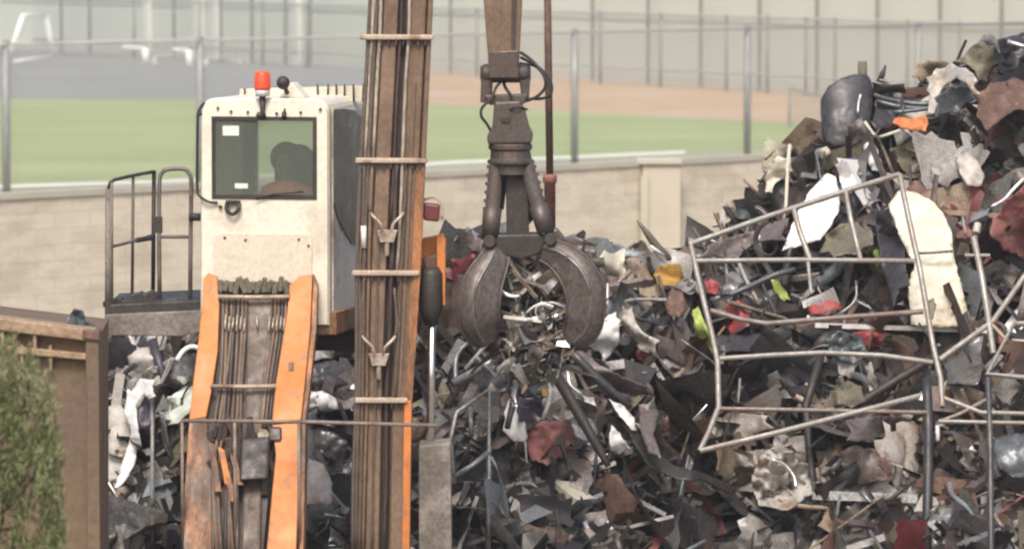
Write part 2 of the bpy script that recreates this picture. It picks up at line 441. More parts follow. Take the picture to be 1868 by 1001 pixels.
for k, (px, y0, y1) in enumerate(((267, 88, 118), (347, 92, 124))):
    bm = new(); tube(bm, [G3(px, y1, y1), G3(px - 3, y0, y1)], .2, 8)
    tube(bm, [G3(px - 3, y0, y1), G3(px - 3 - (40 if k == 0 else 30), y0 - 2, y1)], .1, 8)
    tag(ob('barrier_post', bm, 'gwhite'), ['thick white post with a side arm at the start of the long bench', 'thick white post with a side arm between the two longer benches'][k], 'post')

# ---------------------------------------------------------------- yard wall
M['wall_m'] = mat('block_wall', (.63, .56, .44), .9, 0, .10, 1.4, rust=(.50, .44, .34), rustamt=.75, stretch=(.25, 1, 2.4), rscale=.9)
def add_courses(m):
    n, l = m.node_tree.nodes, m.node_tree.links
    b = n["Principled BSDF"]; tc = n.new("ShaderNodeTexCoord"); mp = n.new("ShaderNodeMapping"); mp.inputs["Rotation"].default_value = (R(90), 0, 0)
    l.new(tc.outputs["Object"], mp.inputs[0])
    br = n.new("ShaderNodeTexBrick"); br.inputs["Scale"].default_value = 1.0; br.inputs["Brick Width"].default_value = .6; br.inputs["Row Height"].default_value = .30
    br.inputs["Mortar Size"].default_value = .018; br.inputs["Color1"].default_value = (1, 1, 1, 1); br.inputs["Color2"].default_value = (.94, .935, .925, 1); br.inputs["Mortar"].default_value = (.80, .79, .77, 1)
    l.new(mp.outputs[0], br.inputs[0])
    mx = n.new("ShaderNodeMix"); mx.data_type = 'RGBA'; mx.blend_type = 'MULTIPLY'; mx.inputs[0].default_value = .5
    src = b.inputs["Base Color"].links[0].from_socket
    l.new(src, mx.inputs[6]); l.new(br.outputs[0], mx.inputs[7]); l.new(mx.outputs[2], b.inputs["Base Color"])
add_courses(M['wall_m'])
M['cap_m'] = mat('wall_cap', (.44, .41, .33), .9, 0, .12, 1)
HW = 2.5
a, b = G(-1300, wallt(-1300), HW), G(2700, wallt(2700), HW); a.z = b.z = 0
root = thing('block_wall', 'long tan concrete block wall between the scrap yard and the playing field', 'wall', (a + b) / 2)
bm = new(); prism(bm, [a, b, b + Vector((0, 0, HW - .12)), a + Vector((0, 0, HW - .12))], .2); ob('blockwork', bm, 'wall_m', root)
bm = new(); u = Vector((0, -.06, HW - .12)); prism(bm, [a + u, b + u, b + u + Vector((0, 0, .12)), a + u + Vector((0, 0, .12))], .32); ob('coping', bm, 'cap_m', root)
def wally(px): 
    lo, hi = 0.0, 1.0
    for _ in range(40):
        mid = (lo + hi) / 2
        if PX(a + (b - a) * mid)[0] < px: lo = mid
        else: hi = mid
    return a + (b - a) * lo
wp = wally(1205)
root = thing('gate_pillar', 'square tan pillar with a flat projecting cap rising above the block wall', 'pillar', wp)
M['pillar_m'] = mat('pillar_stucco', (.45, .405, .325), .9, 0, .1, 1)
hp = P(1200, 299, wp.y - .5).z
bm = new(); box(bm, wp + Vector((0, -.25, hp / 2)), (.80, .62, hp)); ob('shaft', bm, 'pillar_m', root, bev=.01)
bm = new(); box(bm, wp + Vector((-.05, -.25, hp + .05)), (.95, .78, .11)); ob('capstone', bm, 'cap_m', root, bev=.015)
bm = new(); box(bm, wp + Vector((-.36, -.60, hp / 2 - .12)), (.16, .07, hp - .26)); ob('narrow_rib', bm, 'cap_m', root)  # narrow post in front of the shaft's left side
wp2 = wally(8)

# ---------------------------------------------------------------- heap body
ridge = lerp_tab([(-200, 640), (190, 622), (300, 612), (420, 620), (560, 612), (650, 600), (760, 560), (800, 470), (830, 445), (900, 440), (1000, 440), (1060, 452), (1130, 470), (1200, 470),
                  (1260, 455), (1340, 400), (1380, 360), (1400, 300), (1450, 275), (1495, 262), (1510, 190), (1600, 175), (1660, 165), (1720, 135), (1770, 105), (1830, 85), (1900, 70), (2300, 60)])
rdepth = lerp_tab([(-200, 49.5), (560, 50), (760, 50.5), (1000, 51), (1300, 52.5), (1500, 53.5), (2300, 54)])
def colpx(x, y): return 934 + x / y * F * 1.002
def surf(x, y):
    px = colpx(x, y)
    yr = rdepth(px); zr = P(px, ridge(px), yr).z
    n = noise.noise(Vector((x * .9, y * .9, 3))) * .25 + noise.noise(Vector((x * 2.5, y * 2.5, 7))) * .10
    if y <= yr: z = zr - (yr - y) * .95 + n * min(1, (yr - y) * 1.2)
    else: z = zr - (y - yr) * .8 + n * min(1, (y - yr))
    return max(z, -.05)
def hit(px, py):
    y = 43.6
    yr = rdepth(px)
    while y < yr:
        p = P(px, py, y)
        if p.z <= surf(p.x, y): return y
        y += .06
    return yr
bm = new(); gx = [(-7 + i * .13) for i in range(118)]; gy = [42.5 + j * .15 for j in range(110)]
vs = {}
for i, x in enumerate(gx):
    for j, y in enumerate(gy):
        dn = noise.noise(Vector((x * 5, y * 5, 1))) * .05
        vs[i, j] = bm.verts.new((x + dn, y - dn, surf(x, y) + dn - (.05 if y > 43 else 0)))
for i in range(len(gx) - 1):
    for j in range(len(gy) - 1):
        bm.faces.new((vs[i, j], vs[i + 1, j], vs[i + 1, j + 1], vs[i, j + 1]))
o = ob('heap_core', bm, 'gap_dark', origin=(0, 0, 0)); tag(o, 'core of the scrap heap coloured near black for the shade in gaps between pieces', 'rubble', kind='stuff')
M['clamp_dull'] = mat('dull_handrail', (.25, .20, .165), .6, .1, .2, 8, rust=(.15, .10, .08), rustamt=.5)
# ---------------------------------------------------------------- material handler
YC = 44.6
TH = R(-10); cu, su = math.cos(TH), math.sin(TH)
O = P(368, 600, YC)
U, W = Vector((cu, su, 0)), Vector((-su, cu, 0))
K = YC / F
def L(px, py, wd=0.0):
    """point on the cab's front plane at photo pixel, pushed wd metres back"""
    return O + U * ((px - 368) * K / cu) + W * wd + Vector((0, 0, (600 - py) * K))
CW = (603 - 368) * K / cu
def S(px, py, off=0.0):
    """point on the cab's side plane"""
    return O + U * (CW + off) + W * ((px - 603) * K / (-su)) + Vector((0, 0, (600 - py) * K))
mh = thing('material_handler', 'orange and cream scrap handler with a boxy cab, brown hose-covered boom and side catwalk', 'material handler', (O.x + .8, 45.2, 0))

def loop_round(x0, x1, y0, y1, r, n=5, top_only=False):
    """rounded rectangle in pixels, clockwise from the upper left; y0 top"""
    pts = []
    for cx, cy, a0 in ((x0 + r, y0 + r, 180), (x1 - r, y0 + r, 270)):
        for k in range(n + 1):
            a = R(a0 + 90 * k / n); pts.append((cx + r * math.cos(a), cy + r * math.sin(a)))
    if top_only:
        return pts + [(x1, y1)] * 1 + [(x0, y1)] * 1
    for cx, cy, a0 in ((x1 - r, y1 - r, 0), (x0 + r, y1 - r, 90)):
        for k in range(n + 1):
            a = R(a0 + 90 * k / n); pts.append((cx + r * math.cos(a), cy + r * math.sin(a)))
    return pts
# cab body: a hollow shell with front and rear window openings
bm = new()
n = 5
outer = loop_round(367, 603, 178, 592, 26, n, True)           # 14 points
def taper(p):                                                 # cab is a touch wider at the foot
    return (p[0] - (p[1] - 178) / 414 * 3 if p[0] < 480 else p[0], p[1])
outer = [taper(p) for p in outer]
win = [(391, 214)] * (n + 1) + [(578, 214)] * (n + 1) + [(578, 358), (391, 358)]
win = loop_round(390, 579, 213, 359, 3, n, True)
DEP = 1.62
bev = .035
f_in = [bm.verts.new(L(*p, 0)) for p in win]
cx, cy = 485, 385
def shrink(p, k): return (cx + (p[0] - cx) * (1 - k), cy + (p[1] - cy) * (1 - k * .6))
f_a = [bm.verts.new(L(*shrink(p, .03), 0)) for p in outer]
f_b = [bm.verts.new(L(*p, bev)) for p in outer]
b_b = [bm.verts.new(L(*p, DEP - bev)) for p in outer]
b_a = [bm.verts.new(L(*shrink(p, .03), DEP)) for p in outer]
rwin = loop_round(400, 570, 225, 400, 3, n, True)
b_in = [bm.verts.new(L(*p, DEP)) for p in rwin]
i_f = [bm.verts.new(L(*p, .05)) for p in win]
i_b = [bm.verts.new(L(*p, DEP - .05)) for p in rwin]
io = [shrink(p, .09) for p in outer]
i_fo = [bm.verts.new(L(*p, .05)) for p in io]; i_bo = [bm.verts.new(L(*p, DEP - .05)) for p in io]
rings = [i_fo, i_f, f_in, f_a, f_b, b_b, b_a, b_in, i_b, i_bo, i_fo]
N = len(outer)
for a, b in zip(rings, rings[1:]):
    for i in range(N):
        f = bm.faces.new((a[i], a[(i + 1) % N], b[(i + 1) % N], b[i]))
me_cab = ob('cab', bm, ['cab', 'cab_side'], mh)
for p in me_cab.data.polygons: p.use_smooth = False
# thin side skin; how light falls on the side is put into its tone
bm = new()
sk = [(607, 196), (652, 206), (652, 592), (607, 592)]
prism(bm, [S(*p, .002) for p in sk], U * .012)
ob('side_panel', bm, 'cab_side', mh, bev=.004)
# side glass, curved outline
M['glass'] = bpy.data.materials.new('tinted_glass'); M['glass'].use_nodes = True
nn, ll = M['glass'].node_tree.nodes, M['glass'].node_tree.links
pb = nn["Principled BSDF"]; mo = nn["Material Output"]
tr = nn.new("ShaderNodeBsdfTransparent"); tr.inputs[0].default_value = (.60, .66, .60, 1)
gs = nn.new("ShaderNodeBsdfGlossy"); gs.inputs["Roughness"].default_value = .12; gs.inputs[0].default_value = (.80, .90, .84, 1)
df = nn.new("ShaderNodeBsdfDiffuse"); df.inputs[0].default_value = (.30, .345, .30, 1)
m1 = nn.new("ShaderNodeMixShader"); m1.inputs[0].default_value = .55; m2 = nn.new("ShaderNodeMixShader"); m2.inputs[0].default_value = .40
ll.new(df.outputs[0], m1.inputs[1]); ll.new(gs.outputs[0], m1.inputs[2]); ll.new(tr.outputs[0], m2.inputs[1]); ll.new(m1.outputs[0], m2.inputs[2]); ll.new(m2.outputs[0], mo.inputs[0])
M['sideglass'] = mat('dark_side_glass', (.10, .11, .09), .3, 0, .25, 2)
sg = [(607, 198), (622, 199), (638, 206), (650, 222), (656, 250), (657, 330), (655, 400), (650, 440), (644, 458), (634, 452), (622, 425), (612, 395), (607, 370)]
bm = new(); prism(bm, [S(*p, .016) for p in sg], U * .012); ob('side_window', bm, 'sideglass', mh, bev=.003)
# front window: frame gasket + glass
bm = new()
o1 = [(388, 211), (581, 211), (581, 361), (388, 361)]; i1 = [(394, 218), (574, 218), (574, 353), (394, 353)]
def ringprism(bm, o1, i1, w0, w1, LL=L):
    a = [bm.verts.new(LL(*p, w0)) for p in o1]; b = [bm.verts.new(LL(*p, w0)) for p in i1]
    c = [bm.verts.new(LL(*p, w1)) for p in o1]; d = [bm.verts.new(LL(*p, w1)) for p in i1]
    k = len(a)
    for i in range(k):
        j = (i + 1) % k
        bm.faces.new((a[i], a[j], b[j], b[i])); bm.faces.new((c[i], c[j], d[j], d[i])); bm.faces.new((a[i], a[j], c[j], c[i])); bm.faces.new((b[i], b[j], d[j], d[i]))
ringprism(bm, o1, i1, -.012, .02)
wf = ob('window_frame', bm, 'dark', mh, bev=.003)
bm = new(); bm.faces.new([bm.verts.new(L(*p, .006)) for p in i1]); ob('windscreen', bm, 'glass', wf)
for q in ([(408, 228), (438, 228), (438, 246), (408, 246)], [(430, 333), (454, 333), (454, 342), (430, 342)]):
    bm = new(); prism(bm, [L(*p, .001) for p in q], W * .003); ob('sticker', bm, 'paper', wf)
# interior seat and pillar
bm = new(); prism(bm, [L(*p, .80) for p in loop_round(466, 540, 268, 420, 30, 5, True)], W * .12); ob('seat', bm, 'seat', mh, bev=.03)
bm = new(); prism(bm, [L(*p, .5) for p in [(424, 216), (446, 216), (440, 400), (420, 400)]], W * .06); ob('inner_pillar', bm, 'seat', mh)
# lower service cover
cov = loop_round(391, 572, 424, 514, 16, 4)
bm = new(); prism(bm, [L(*p, -.014) for p in cov], W * .012); ob('service_cover', bm, 'panel', mh, bev=.004)
# seam lines and bolts on the front
bm = new()
for px, py in ((400, 196), (424, 202), (455, 203), (508, 205), (552, 203), (588, 197), (412, 432), (450, 436), (548, 434), (566, 445)):
    tube(bm, [L(px, py, .0), L(px, py, -.022)], .012, 8)
ob('bolt_heads', bm, 'grime' if 'grime' in M else 'dark', mh)
# grab handle below the window
bm = new()
hp_ = smoothpath([L(417, 368, -.02), L(417, 380, -.05), L(428, 389, -.05), L(439, 380, -.05), L(439, 368, -.02)], 4)
tube(bm, hp_, .018, 8); box(bm, L(428, 367, -.025), (.13, .04, .03)); tube(bm, [L(404, 376, 0), L(404, 376, -.03)], .016, 8)
ob('handle', bm, 'black', mh)
# tubular grab rail down the cab's left edge
bm = new()
tube(bm, smoothpath([L(374, 186, .02), L(365, 200, .0), L(363, 215, -.01), L(362, 290, -.02), L(362, 345, -.02), L(368, 357, -.04), L(384, 367, -.04), L(399, 368, -.02)], 4), .013, 8)
tube(bm, [L(372, 205, .03), L(363, 208, -.01)], .018, 8)
ob('grab_rail', bm, 'black', mh)
# visor strip and roof clutter
bm = new(); prism(bm, [L(*p, .25) for p in [(500, 178), (520, 150), (524, 150), (548, 178)]], W * .25); ob('roof_bracket', bm, 'cab', mh, bev=.01)
bm = new(); prism(bm, [L(*p, 1.15) for p in [(386, 168), (648, 160), (648, 192), (386, 185)]], W * .06); gd = ob('rear_guard', bm, 'panel', mh, bev=.005)
for k, px in enumerate([398, 424, 535, 553, 570, 584, 602, 619, 636]):
    h = 158 if px > 500 else 166
    bm = new(); tube(bm, [L(px, 190, 1.12), L(px + (1 if k % 2 else -1), h, 1.12)], .009, 6); ob('guard_bar', bm, 'dark', gd)
bm = new(); bmesh.ops.create_uvsphere(bm, u_segments=14, v_segments=10, radius=.062, matrix=Matrix.Translation(L(515, 150, .1)))
tube(bm, [L(515, 152, .1), L(521, 170, .15)], .02, 8); ob('work_lamp', bm, 'dark', mh, smooth=True)
bm = new(); tube(bm, [L(523, 178, .05), L(522, 210, -.02)], .012, 8); tube(bm, [L(522, 203, -.01), L(522, 213, -.03)], .022, 8); ob('washer_nozzle', bm, 'dark', mh)
# beacon
bm = new(); tube(bm, [L(483, 212, -.03), L(483, 202, -.03), L(483, 172, -.03)], [.035, .022, .03], 12)
tube(bm, [L(481, 205, -.06), L(477, 212, -.06)], .03, 8)
bc = ob('beacon', bm, 'dark', mh)
bm = new(); tube(bm, [L(483, 174, -.03), L(483, 165, -.03), L(483, 162, -.03)], [.062, .07, .066], 18); ob('beacon_collar', bm, 'white', bc)
bm = new(); tube(bm, [L(483, 162, -.03), L(483, 158, -.03), L(483, 134, -.03), L(483, 130, -.03), L(483, 128, -.03)], [.072, .073, .070, .060, .04], 20); ob('beacon_lens', bm, 'beacon', bc, smooth=False)
# wiper
bm = new(); tube(bm, [L(470, 362, -.03), L(500, 352, -.03), L(556, 347, -.02)], .007, 6); ob('wiper', bm, 'black', mh)
# base of the cab and the upper deck under it
bm = new(); prism(bm, [S(*p, -.4) for p in [(604, 566), (668, 572), (668, 608), (604, 608)]], U * .46); ob('cab_foot', bm, 'orange_dirty', mh, bev=.01)
bm = new(); prism(bm, [L(*p, .02) for p in [(560, 520), (574, 500), (580, 600), (558, 610)]], W * .2); ob('foot_bracket', bm, 'orange_dirty', mh, bev=.008)
bm = new(); pp(bm, [(360, 598), (660, 604), (655, 640), (365, 640)], 45.4, 1.6); ob('upper_deck', bm, 'dark', mh, bev=.02)
bm = new(); cpx = P(455, 640, 46.3).x; tube(bm, [Vector((cpx, 46.3, 0)), Vector((cpx, 46.3, P(500, 640, 46).z))], .36, 24); ob('pedestal', bm, 'dark', mh)

# driver, seated, seen through the glass
def person():
    r = thing('person', 'operator sitting inside the handler cab, dark hair and faded red shirt', 'person', L(505, 420, .85))
    bm = new()
    base = L(500, 430, .55)
    # torso, neck and head as one lofted body
    prof = [(0, .17, .12), (.10, .17, .12), (.22, .19, .125), (.33, .20, .12), (.40, .17, .10), (.445, .075, .07), (.48, .058, .06), (.52, .065, .075), (.56, .078, .095), (.61, .083, .10), (.66, .078, .095), (.70, .055, .065), (.715, .02, .02)]
    prof = [(h * 1.08, a * 1.22, b * 1.15) for h, a, b in prof]
    rs = []
    for h, a, b in prof:
        ring = []
        for k in range(16):
            t = 2 * math.pi * k / 16
            fw = -.02 if h > .54 else 0
            ring.append(bm.verts.new(base + U * (a * math.cos(t)) + W * (b * math.sin(t) + fw) + Vector((0, 0, h))))
        rs.append(ring)
    for p, q in zip(rs, rs[1:]):
        for k in range(16): bm.faces.new((p[k], p[(k + 1) % 16], q[(k + 1) % 16], q[k]))
    bm.faces.new(rs[0]); bm.faces.new(rs[-1])
    bmesh.ops.create_uvsphere(bm, u_segments=8, v_segments=6, radius=.014, matrix=Matrix.Translation(base + W * -.135 + Vector((0, 0, .632))))
    for s in (-1, 1): bmesh.ops.create_uvsphere(bm, u_segments=8, v_segments=6, radius=.018, matrix=Matrix.Translation(base + U * (.1 * s) + Vector((0, 0, .635))))
    body = ob('body', bm, 'skin', r, smooth=True)
    bm = new(); rs = []
    for h, a, b in [(x[0], x[1] + .012, x[2] + .012) for x in prof[:6]]:
        rs.append([bm.verts.new(base + U * (a * math.cos(2 * math.pi * k / 16)) + W * (b * math.sin(2 * math.pi * k / 16)) + Vector((0, 0, h))) for k in range(16)])
    for p, q in zip(rs, rs[1:]):
        for k in range(16): bm.faces.new((p[k], p[(k + 1) % 16], q[(k + 1) % 16], q[k]))
    for s in (-1, 1):
        sh = base + U * (.19 * s) + Vector((0, 0, .36))
        tube(bm, smoothpath([sh, sh + U * (.05 * s) + W * -.08 + Vector((0, 0, -.14)), sh + U * (.03 * s) + W * -.30 + Vector((0, 0, -.2))], 4), [.06] * 4 + [.055] * 4 + [.042], 10)
    ob('shirt', bm, 'shirt', r, smooth=True)
    bm = new()
    bmesh.ops.create_uvsphere(bm, u_segments=16, v_segments=12, radius=1, matrix=Matrix.Translation(base + W * .012 + Vector((0, 0, .69))) @ Matrix.Diagonal((.15, .135, .15, 1)))
    ob('hair', bm, 'hair', r, smooth=True)
    for s in (-1, 1):
        bm = new(); h0 = base + U * (.22 * s) + W * -.38 + Vector((0, 0, .155))
        box(bm, h0, (.075, .09, .03))
        for k in range(4): tube(bm, [h0 + U * ((k - 1.5) * .02) + W * -.04, h0 + U * ((k - 1.5) * .02) + W * -.075 + Vector((0, 0, -.005)), h0 + U * ((k - 1.5) * .02) + W * -.085 + Vector((0, 0, -.03))], .0095, 6)
        tube(bm, [h0 - U * (.04 * s) + W * .01, h0 - U * (.06 * s) + W * -.03 + Vector((0, 0, -.015))], .011, 6)
        ob('hand', bm, 'skin', body)
person()

# catwalk on the cab's far side
cw_y = 45.0
def T(pts, y, r, m, name, parent, sq=False, sm=0):
    bm = new(); q = [P(p[0], p[1], y if len(p) < 3 else p[2]) for p in pts]
    if sm: q = smoothpath(q, sm)
    tube(bm, q, r, 8, square=sq); return ob(name, bm, m, parent)
bm = new(); pp(bm, [(193, 556), (362, 548), (366, 566), (192, 578)], 44.7, 1.5); ob('catwalk_deck', bm, 'dark', mh, bev=.01)
bm = new(); pp(bm, [(191, 574), (366, 566), (366, 606), (330, 613), (194, 612)], 44.62, .08); ob('deck_beam', bm, 'platform', mh, bev=.01)
bm = new(); 
for i in range(16):
    px = 196 + i * 10.3; h = 12 + 20 * abs(noise.noise(Vector((i * .7, 2, 0)))) + (14 if 4 < i < 9 else 0)
    box(bm, P(px, 558 - h * .4, 44.95), (.07, .2, h * K * .9), Matrix.Rotation(rnd.uniform(-.4, .4), 3, 'Y'))
ob('deck_clutter', bm, 'dark', mh, bev=.01)
y1, y2 = 44.72, 45.9
T([(198, 345, y1), (197, 600, y1)], y1, .030, 'platform', 'railing_post', mh)
T([(203, 332, y1), (204, 575, y1)], y1, .016, 'rail', 'railing_post', mh)
T([(243, 322, 45.3), (241, 550, 45.3)], 0, .015, 'rail', 'railing_post', mh)
T([(281, 312, y2), (279, 545, y2)], 0, .02, 'dark', 'railing_post', mh)
T([(198, 345, y1), (201, 333, y1), (209, 328, y1), (243, 320, 45.3), (281, 313, y2)], 0, .017, 'dark', 'top_rail', mh)
T([(200, 451, y1), (243, 440, 45.3), (281, 428, y2)], 0, .014, 'rail', 'middle_rail', mh)
T([(250, 438, 45.4), (276, 434, 45.7)], 0, .024, 'dark', 'gate_latch', mh)
T([(291, 545), (290, 400), (291, 330), (296, 315), (306, 309), (334, 308), (344, 315), (349, 332), (348, 400), (347, 545)], 44.95, .020, 'rail', 'gate_frame', mh, sm=3)
T([(291, 432), (348, 432)], 44.95, .016, 'rail', 'middle_rail', mh)
T([(345, 396), (368, 396)], 44.9, .035, 'dark', 'gate_hinge', mh)
bm = new(); pp(bm, [(280, 395), (296, 395), (296, 425), (280, 425)], 44.93, .04); ob('gate_hinge', bm, 'dark', mh, bev=.005)

# hose ramp in front of the cab: two orange side plates with hoses between
def ramp(py): return 44.25 - (py - 500) / 375 * 1.0
def RP(px, py, o=0): return P(px, py, ramp(py) + o)
def plate(pl, m, name, th=.16, o=0, bev=.008):
    bm = new(); prism(bm, [RP(*p, o) for p in pl], th); return ob(name, bm, m, mh, bev=bev)
plate([(371, 508), (378, 500), (396, 506), (400, 560), (397, 640), (388, 700), (376, 760), (345, 765), (352, 700), (362, 620), (368, 560)], 'orange', 'side_plate')
plate([(345, 765), (376, 760), (381, 800), (400, 880), (404, 1010), (334, 1010), (336, 900)], 'orange_dirty', 'lower_side_plate')
plate([(528, 522), (545, 506), (570, 502), (566, 600), (556, 700), (549, 765), (497, 770), (503, 700), (516, 620), (524, 570)], 'orange', 'side_plate')
plate([(497, 775), (549, 770), (545, 870), (540, 1010), (486, 1010), (498, 880), (503, 830)], 'orange', 'lower_side_plate')
plate([(571, 500), (580, 520), (577, 600), (566, 700), (558, 765), (554, 1010), (546, 1010), (550, 765), (557, 700), (567, 600)], 'orange_dirty', 'edge_plate', .5, .05)
plate([(400, 514), (528, 514), (524, 600), (503, 765), (480, 1010), (390, 1010), (376, 765), (395, 620)], 'boom_dark', 'hose_bed', .06, .12)
plate([(452, 520), (500, 520), (494, 640), (480, 760), (474, 1010), (440, 1010), (446, 760), (450, 640)], 'hose', 'wide_hose', .05, .05, .02)
for i in range(7):
    x0 = 407 + i * 7.2
    T([(x0, 515, ramp(515) + .06), (x0 - 1 + rnd.uniform(-2, 2), 600, ramp(600) + .05), (x0 - 8 + rnd.uniform(-3, 3), 700, ramp(700) + .05), (x0 - 18 + i, 790, ramp(790) + .06), (x0 - 20 + rnd.uniform(-6, 6), 880, ramp(880)), (x0 - 18, 1010, ramp(1010))], 0, .0165, ['hose', 'boom', 'hose', 'boom_dark'][i % 4], 'hose', mh, sm=3)
for i in range(4):
    x0 = 503 + i * 6.5
    T([(x0, 515, ramp(515) + .06), (x0 - 3, 600, ramp(600) + .06), (x0 - 17, 700, ramp(700) + .06), (x0 - 26, 780, ramp(780) + .06)], 0, .015, ['boom', 'hose', 'boom_dark'][i % 3], 'hose', mh, sm=3)
for i, px in enumerate([412, 419, 426, 433, 440, 447, 468, 492, 499, 506, 513, 519]):
    T([(px, 574 + (i % 3) * 3, ramp(574) - .0), (px - (2 if i != 6 else -2), 600 + (i % 2) * 4, ramp(600) - .0)], 0, .0095, 'fitting', 'hose_fitting', mh)
for py, xa, xb in ((541, 398, 528), (704, 384, 503)):
    T([(xa, py, ramp(py) - .03), ((xa + xb) / 2, py + 1, ramp(py) - .04), (xb, py, ramp(py) - .03)], 0, .019, 'clamp', 'cross_clamp', mh)
bm = new()
for i in range(13): box(bm, RP(402 + i * 10, 520 + rnd.uniform(-3, 5), -.03), (.045, .06, rnd.uniform(.07, .16)), Matrix.Rotation(rnd.uniform(-.5, .5), 3, 'Y'))
ob('valve_block', bm, 'olive', mh, bev=.006)
bm = new()
for i in range(26): box(bm, RP(384 + (i % 13) * 9, 800 + (i // 13) * 55 + rnd.uniform(-22, 22), .02), (rnd.uniform(.03, .07), .08, rnd.uniform(.1, .35)), Matrix.Rotation(rnd.uniform(-.5, .2), 3, 'Y'))
ob('lower_valve_block', bm, 'boom_dark', mh, bev=.008)
bm = new(); prism(bm, [RP(440, 800, -.14), RP(492, 796, -.14), RP(488, 872, -.14), RP(436, 876, -.14)], .16); ob('valve_cover', bm, 'dark', mh, bev=.02)
for px, py, l in ((402, 848, 34), (424, 856, 28), (384, 850, 46), (412, 884, 30)):
    bm = new(); prism(bm, [RP(px - 5, py - l, -.09), RP(px + 7, py - l + 6, -.09), RP(px + 20, py + l, -.09), RP(px + 8, py + l, -.09)], .03); ob('loose_guard_strip', bm, 'orange' if px in (402,) else 'orange_dirty', mh, bev=.004)
bm = new(); prism(bm, [RP(488, 778, -.03), RP(514, 778, -.03), RP(514, 804, -.03), RP(488, 804, -.03)], .1); ob('pin_boss', bm, 'dark', mh, bev=.02)
bm = new(); tube(bm, [RP(480, 792, -.02), RP(480, 792, -.12)], .05, 14); ob('pin', bm, 'fitting', mh)
# grease marks as dark pads
for px, py in ((531, 668),):
    bm = new(); prism(bm, [RP(px - 5, py - 8, -.008), RP(px + 5, py - 8, -.008), RP(px + 5, py + 8, -.008), RP(px - 5, py + 8, -.008)], .006); ob('wear_pad', bm, 'orange_dirty', mh)

# boom column
YB = 43.9
bL = lerp_tab([(-400, 696), (0, 672), (300, 656), (500, 648), (730, 647), (1010, 640)])
bR = lerp_tab([(-400, 806), (0, 790), (300, 776), (500, 767), (730, 752), (1010, 748)])
def bx_(f, py):
    """fraction across the boom at height py"""
    return bL(py) + (bR(py) - bL(py)) * f
YS = [-180, -60, 0, 68, 150, 293, 400, 498, 610, 730, 870, 1010]
def strip(f0, f1, o, th, m, name, y0=-180, y1=1010, bev=.006):
    ys = [y for y in YS if y0 <= y <= y1]
    bm = new(); prism(bm, [P(bx_(f0, y), y, YB + o) for y in ys] + [P(bx_(f1, y), y, YB + o) for y in ys[::-1]], th)
    return ob(name, bm, m, mh, bev=bev)
strip(.14, .98, .10, .55, 'boom', 'boom')
strip(.245, .47, .0, .12, 'boom', 'boom_web', bev=.012)
strip(.49, .63, .07, .05, 'boom_dark', 'boom_channel')  # shade of the hollow centre put into the channel's dark colour
strip(.66, .90, .01, .10, 'boom', 'boom_web', bev=.012)
strip(.93, 1.0, .0, .16, 'boom', 'edge_flange')
strip(.75, .80, -.012, .05, 'boom', 'stiffener', 150, 730)
strip(.86, 1.0, -.02, .18, 'orange_dirty', 'orange_edge', 293, 730)
strip(.86, .99, -.03, .18, 'orange', 'lower_orange_edge', 730, 1010)
for f, r, m, y0, y1 in ((.02, .018, 'hose', -180, 1010), (.075, .015, 'hose_pale', -180, 293), (.075, .015, 'hose', 293, 1010), (.135, .018, 'hose', -180, 1010), (.20, .016, 'hose_pale', -180, 293), (.20, .016, 'boom', 293, 1010),
                        (.35, .013, 'hose', 400, 1010), (.645, .015, 'hose_pale', -180, 498), (.71, .012, 'hose', 293, 730), (.56, .02, 'boom_dark', 293, 1010), (.52, .014, 'boom_dark', -180, 400)):
    q = [(bx_(f, y) + rnd.uniform(-1.3, 1.3), y, YB - .01 + rnd.uniform(-.015, .01)) for y in YS if y0 <= y <= y1]
    T(q, 0, r, m, 'hose', mh, sm=3)
for py, a, b in ((68, -.10, 1.03), (293, -.07, 1.03), (498, -.05, .98), (730, .0, .92)):
    bm = new(); xa, xb = bx_(a, py), bx_(b, py)
    prism(bm, [P(xa, py - 5, YB - .06), P(xb, py - 4, YB - .06), P(xb, py + 5, YB - .06), P(xa, py + 5, YB - .06)], .09)
    cl = ob('cross_clamp', bm, 'clamp', mh, bev=.012)
    bm = new()
    tt = []
    for k in range(9):
        x = xa + (xb - xa) * (.08 + .1 * k); w_ = (xb - xa) * .025
        tt += [(x, py + 5), (x, py + 15), (x + w_, py + 15), (x + w_, py + 5)]
    prism(bm, [P(a_, b_, YB - .04) for a_, b_ in tt + [(xb - 12, py + 3.5), (xa + 8, py + 3.5)]], .03)
    ob('clamp_teeth', bm, 'boom_dark', cl)
# thin dark plates under the clamps, coloured for the shade of recesses
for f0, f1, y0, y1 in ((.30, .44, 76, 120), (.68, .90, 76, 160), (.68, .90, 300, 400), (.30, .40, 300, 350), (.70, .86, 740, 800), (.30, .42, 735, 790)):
    bm = new(); prism(bm, [P(bx_(f0, y0), y0, YB + .012), P(bx_(f1, y0), y0, YB + .012), P(bx_(f1 - .04, y1), y1, YB + .012), P(bx_(f0 + .03, y1), y1, YB + .012)], .006); ob('recess_shade', bm, 'boom_dark', mh)
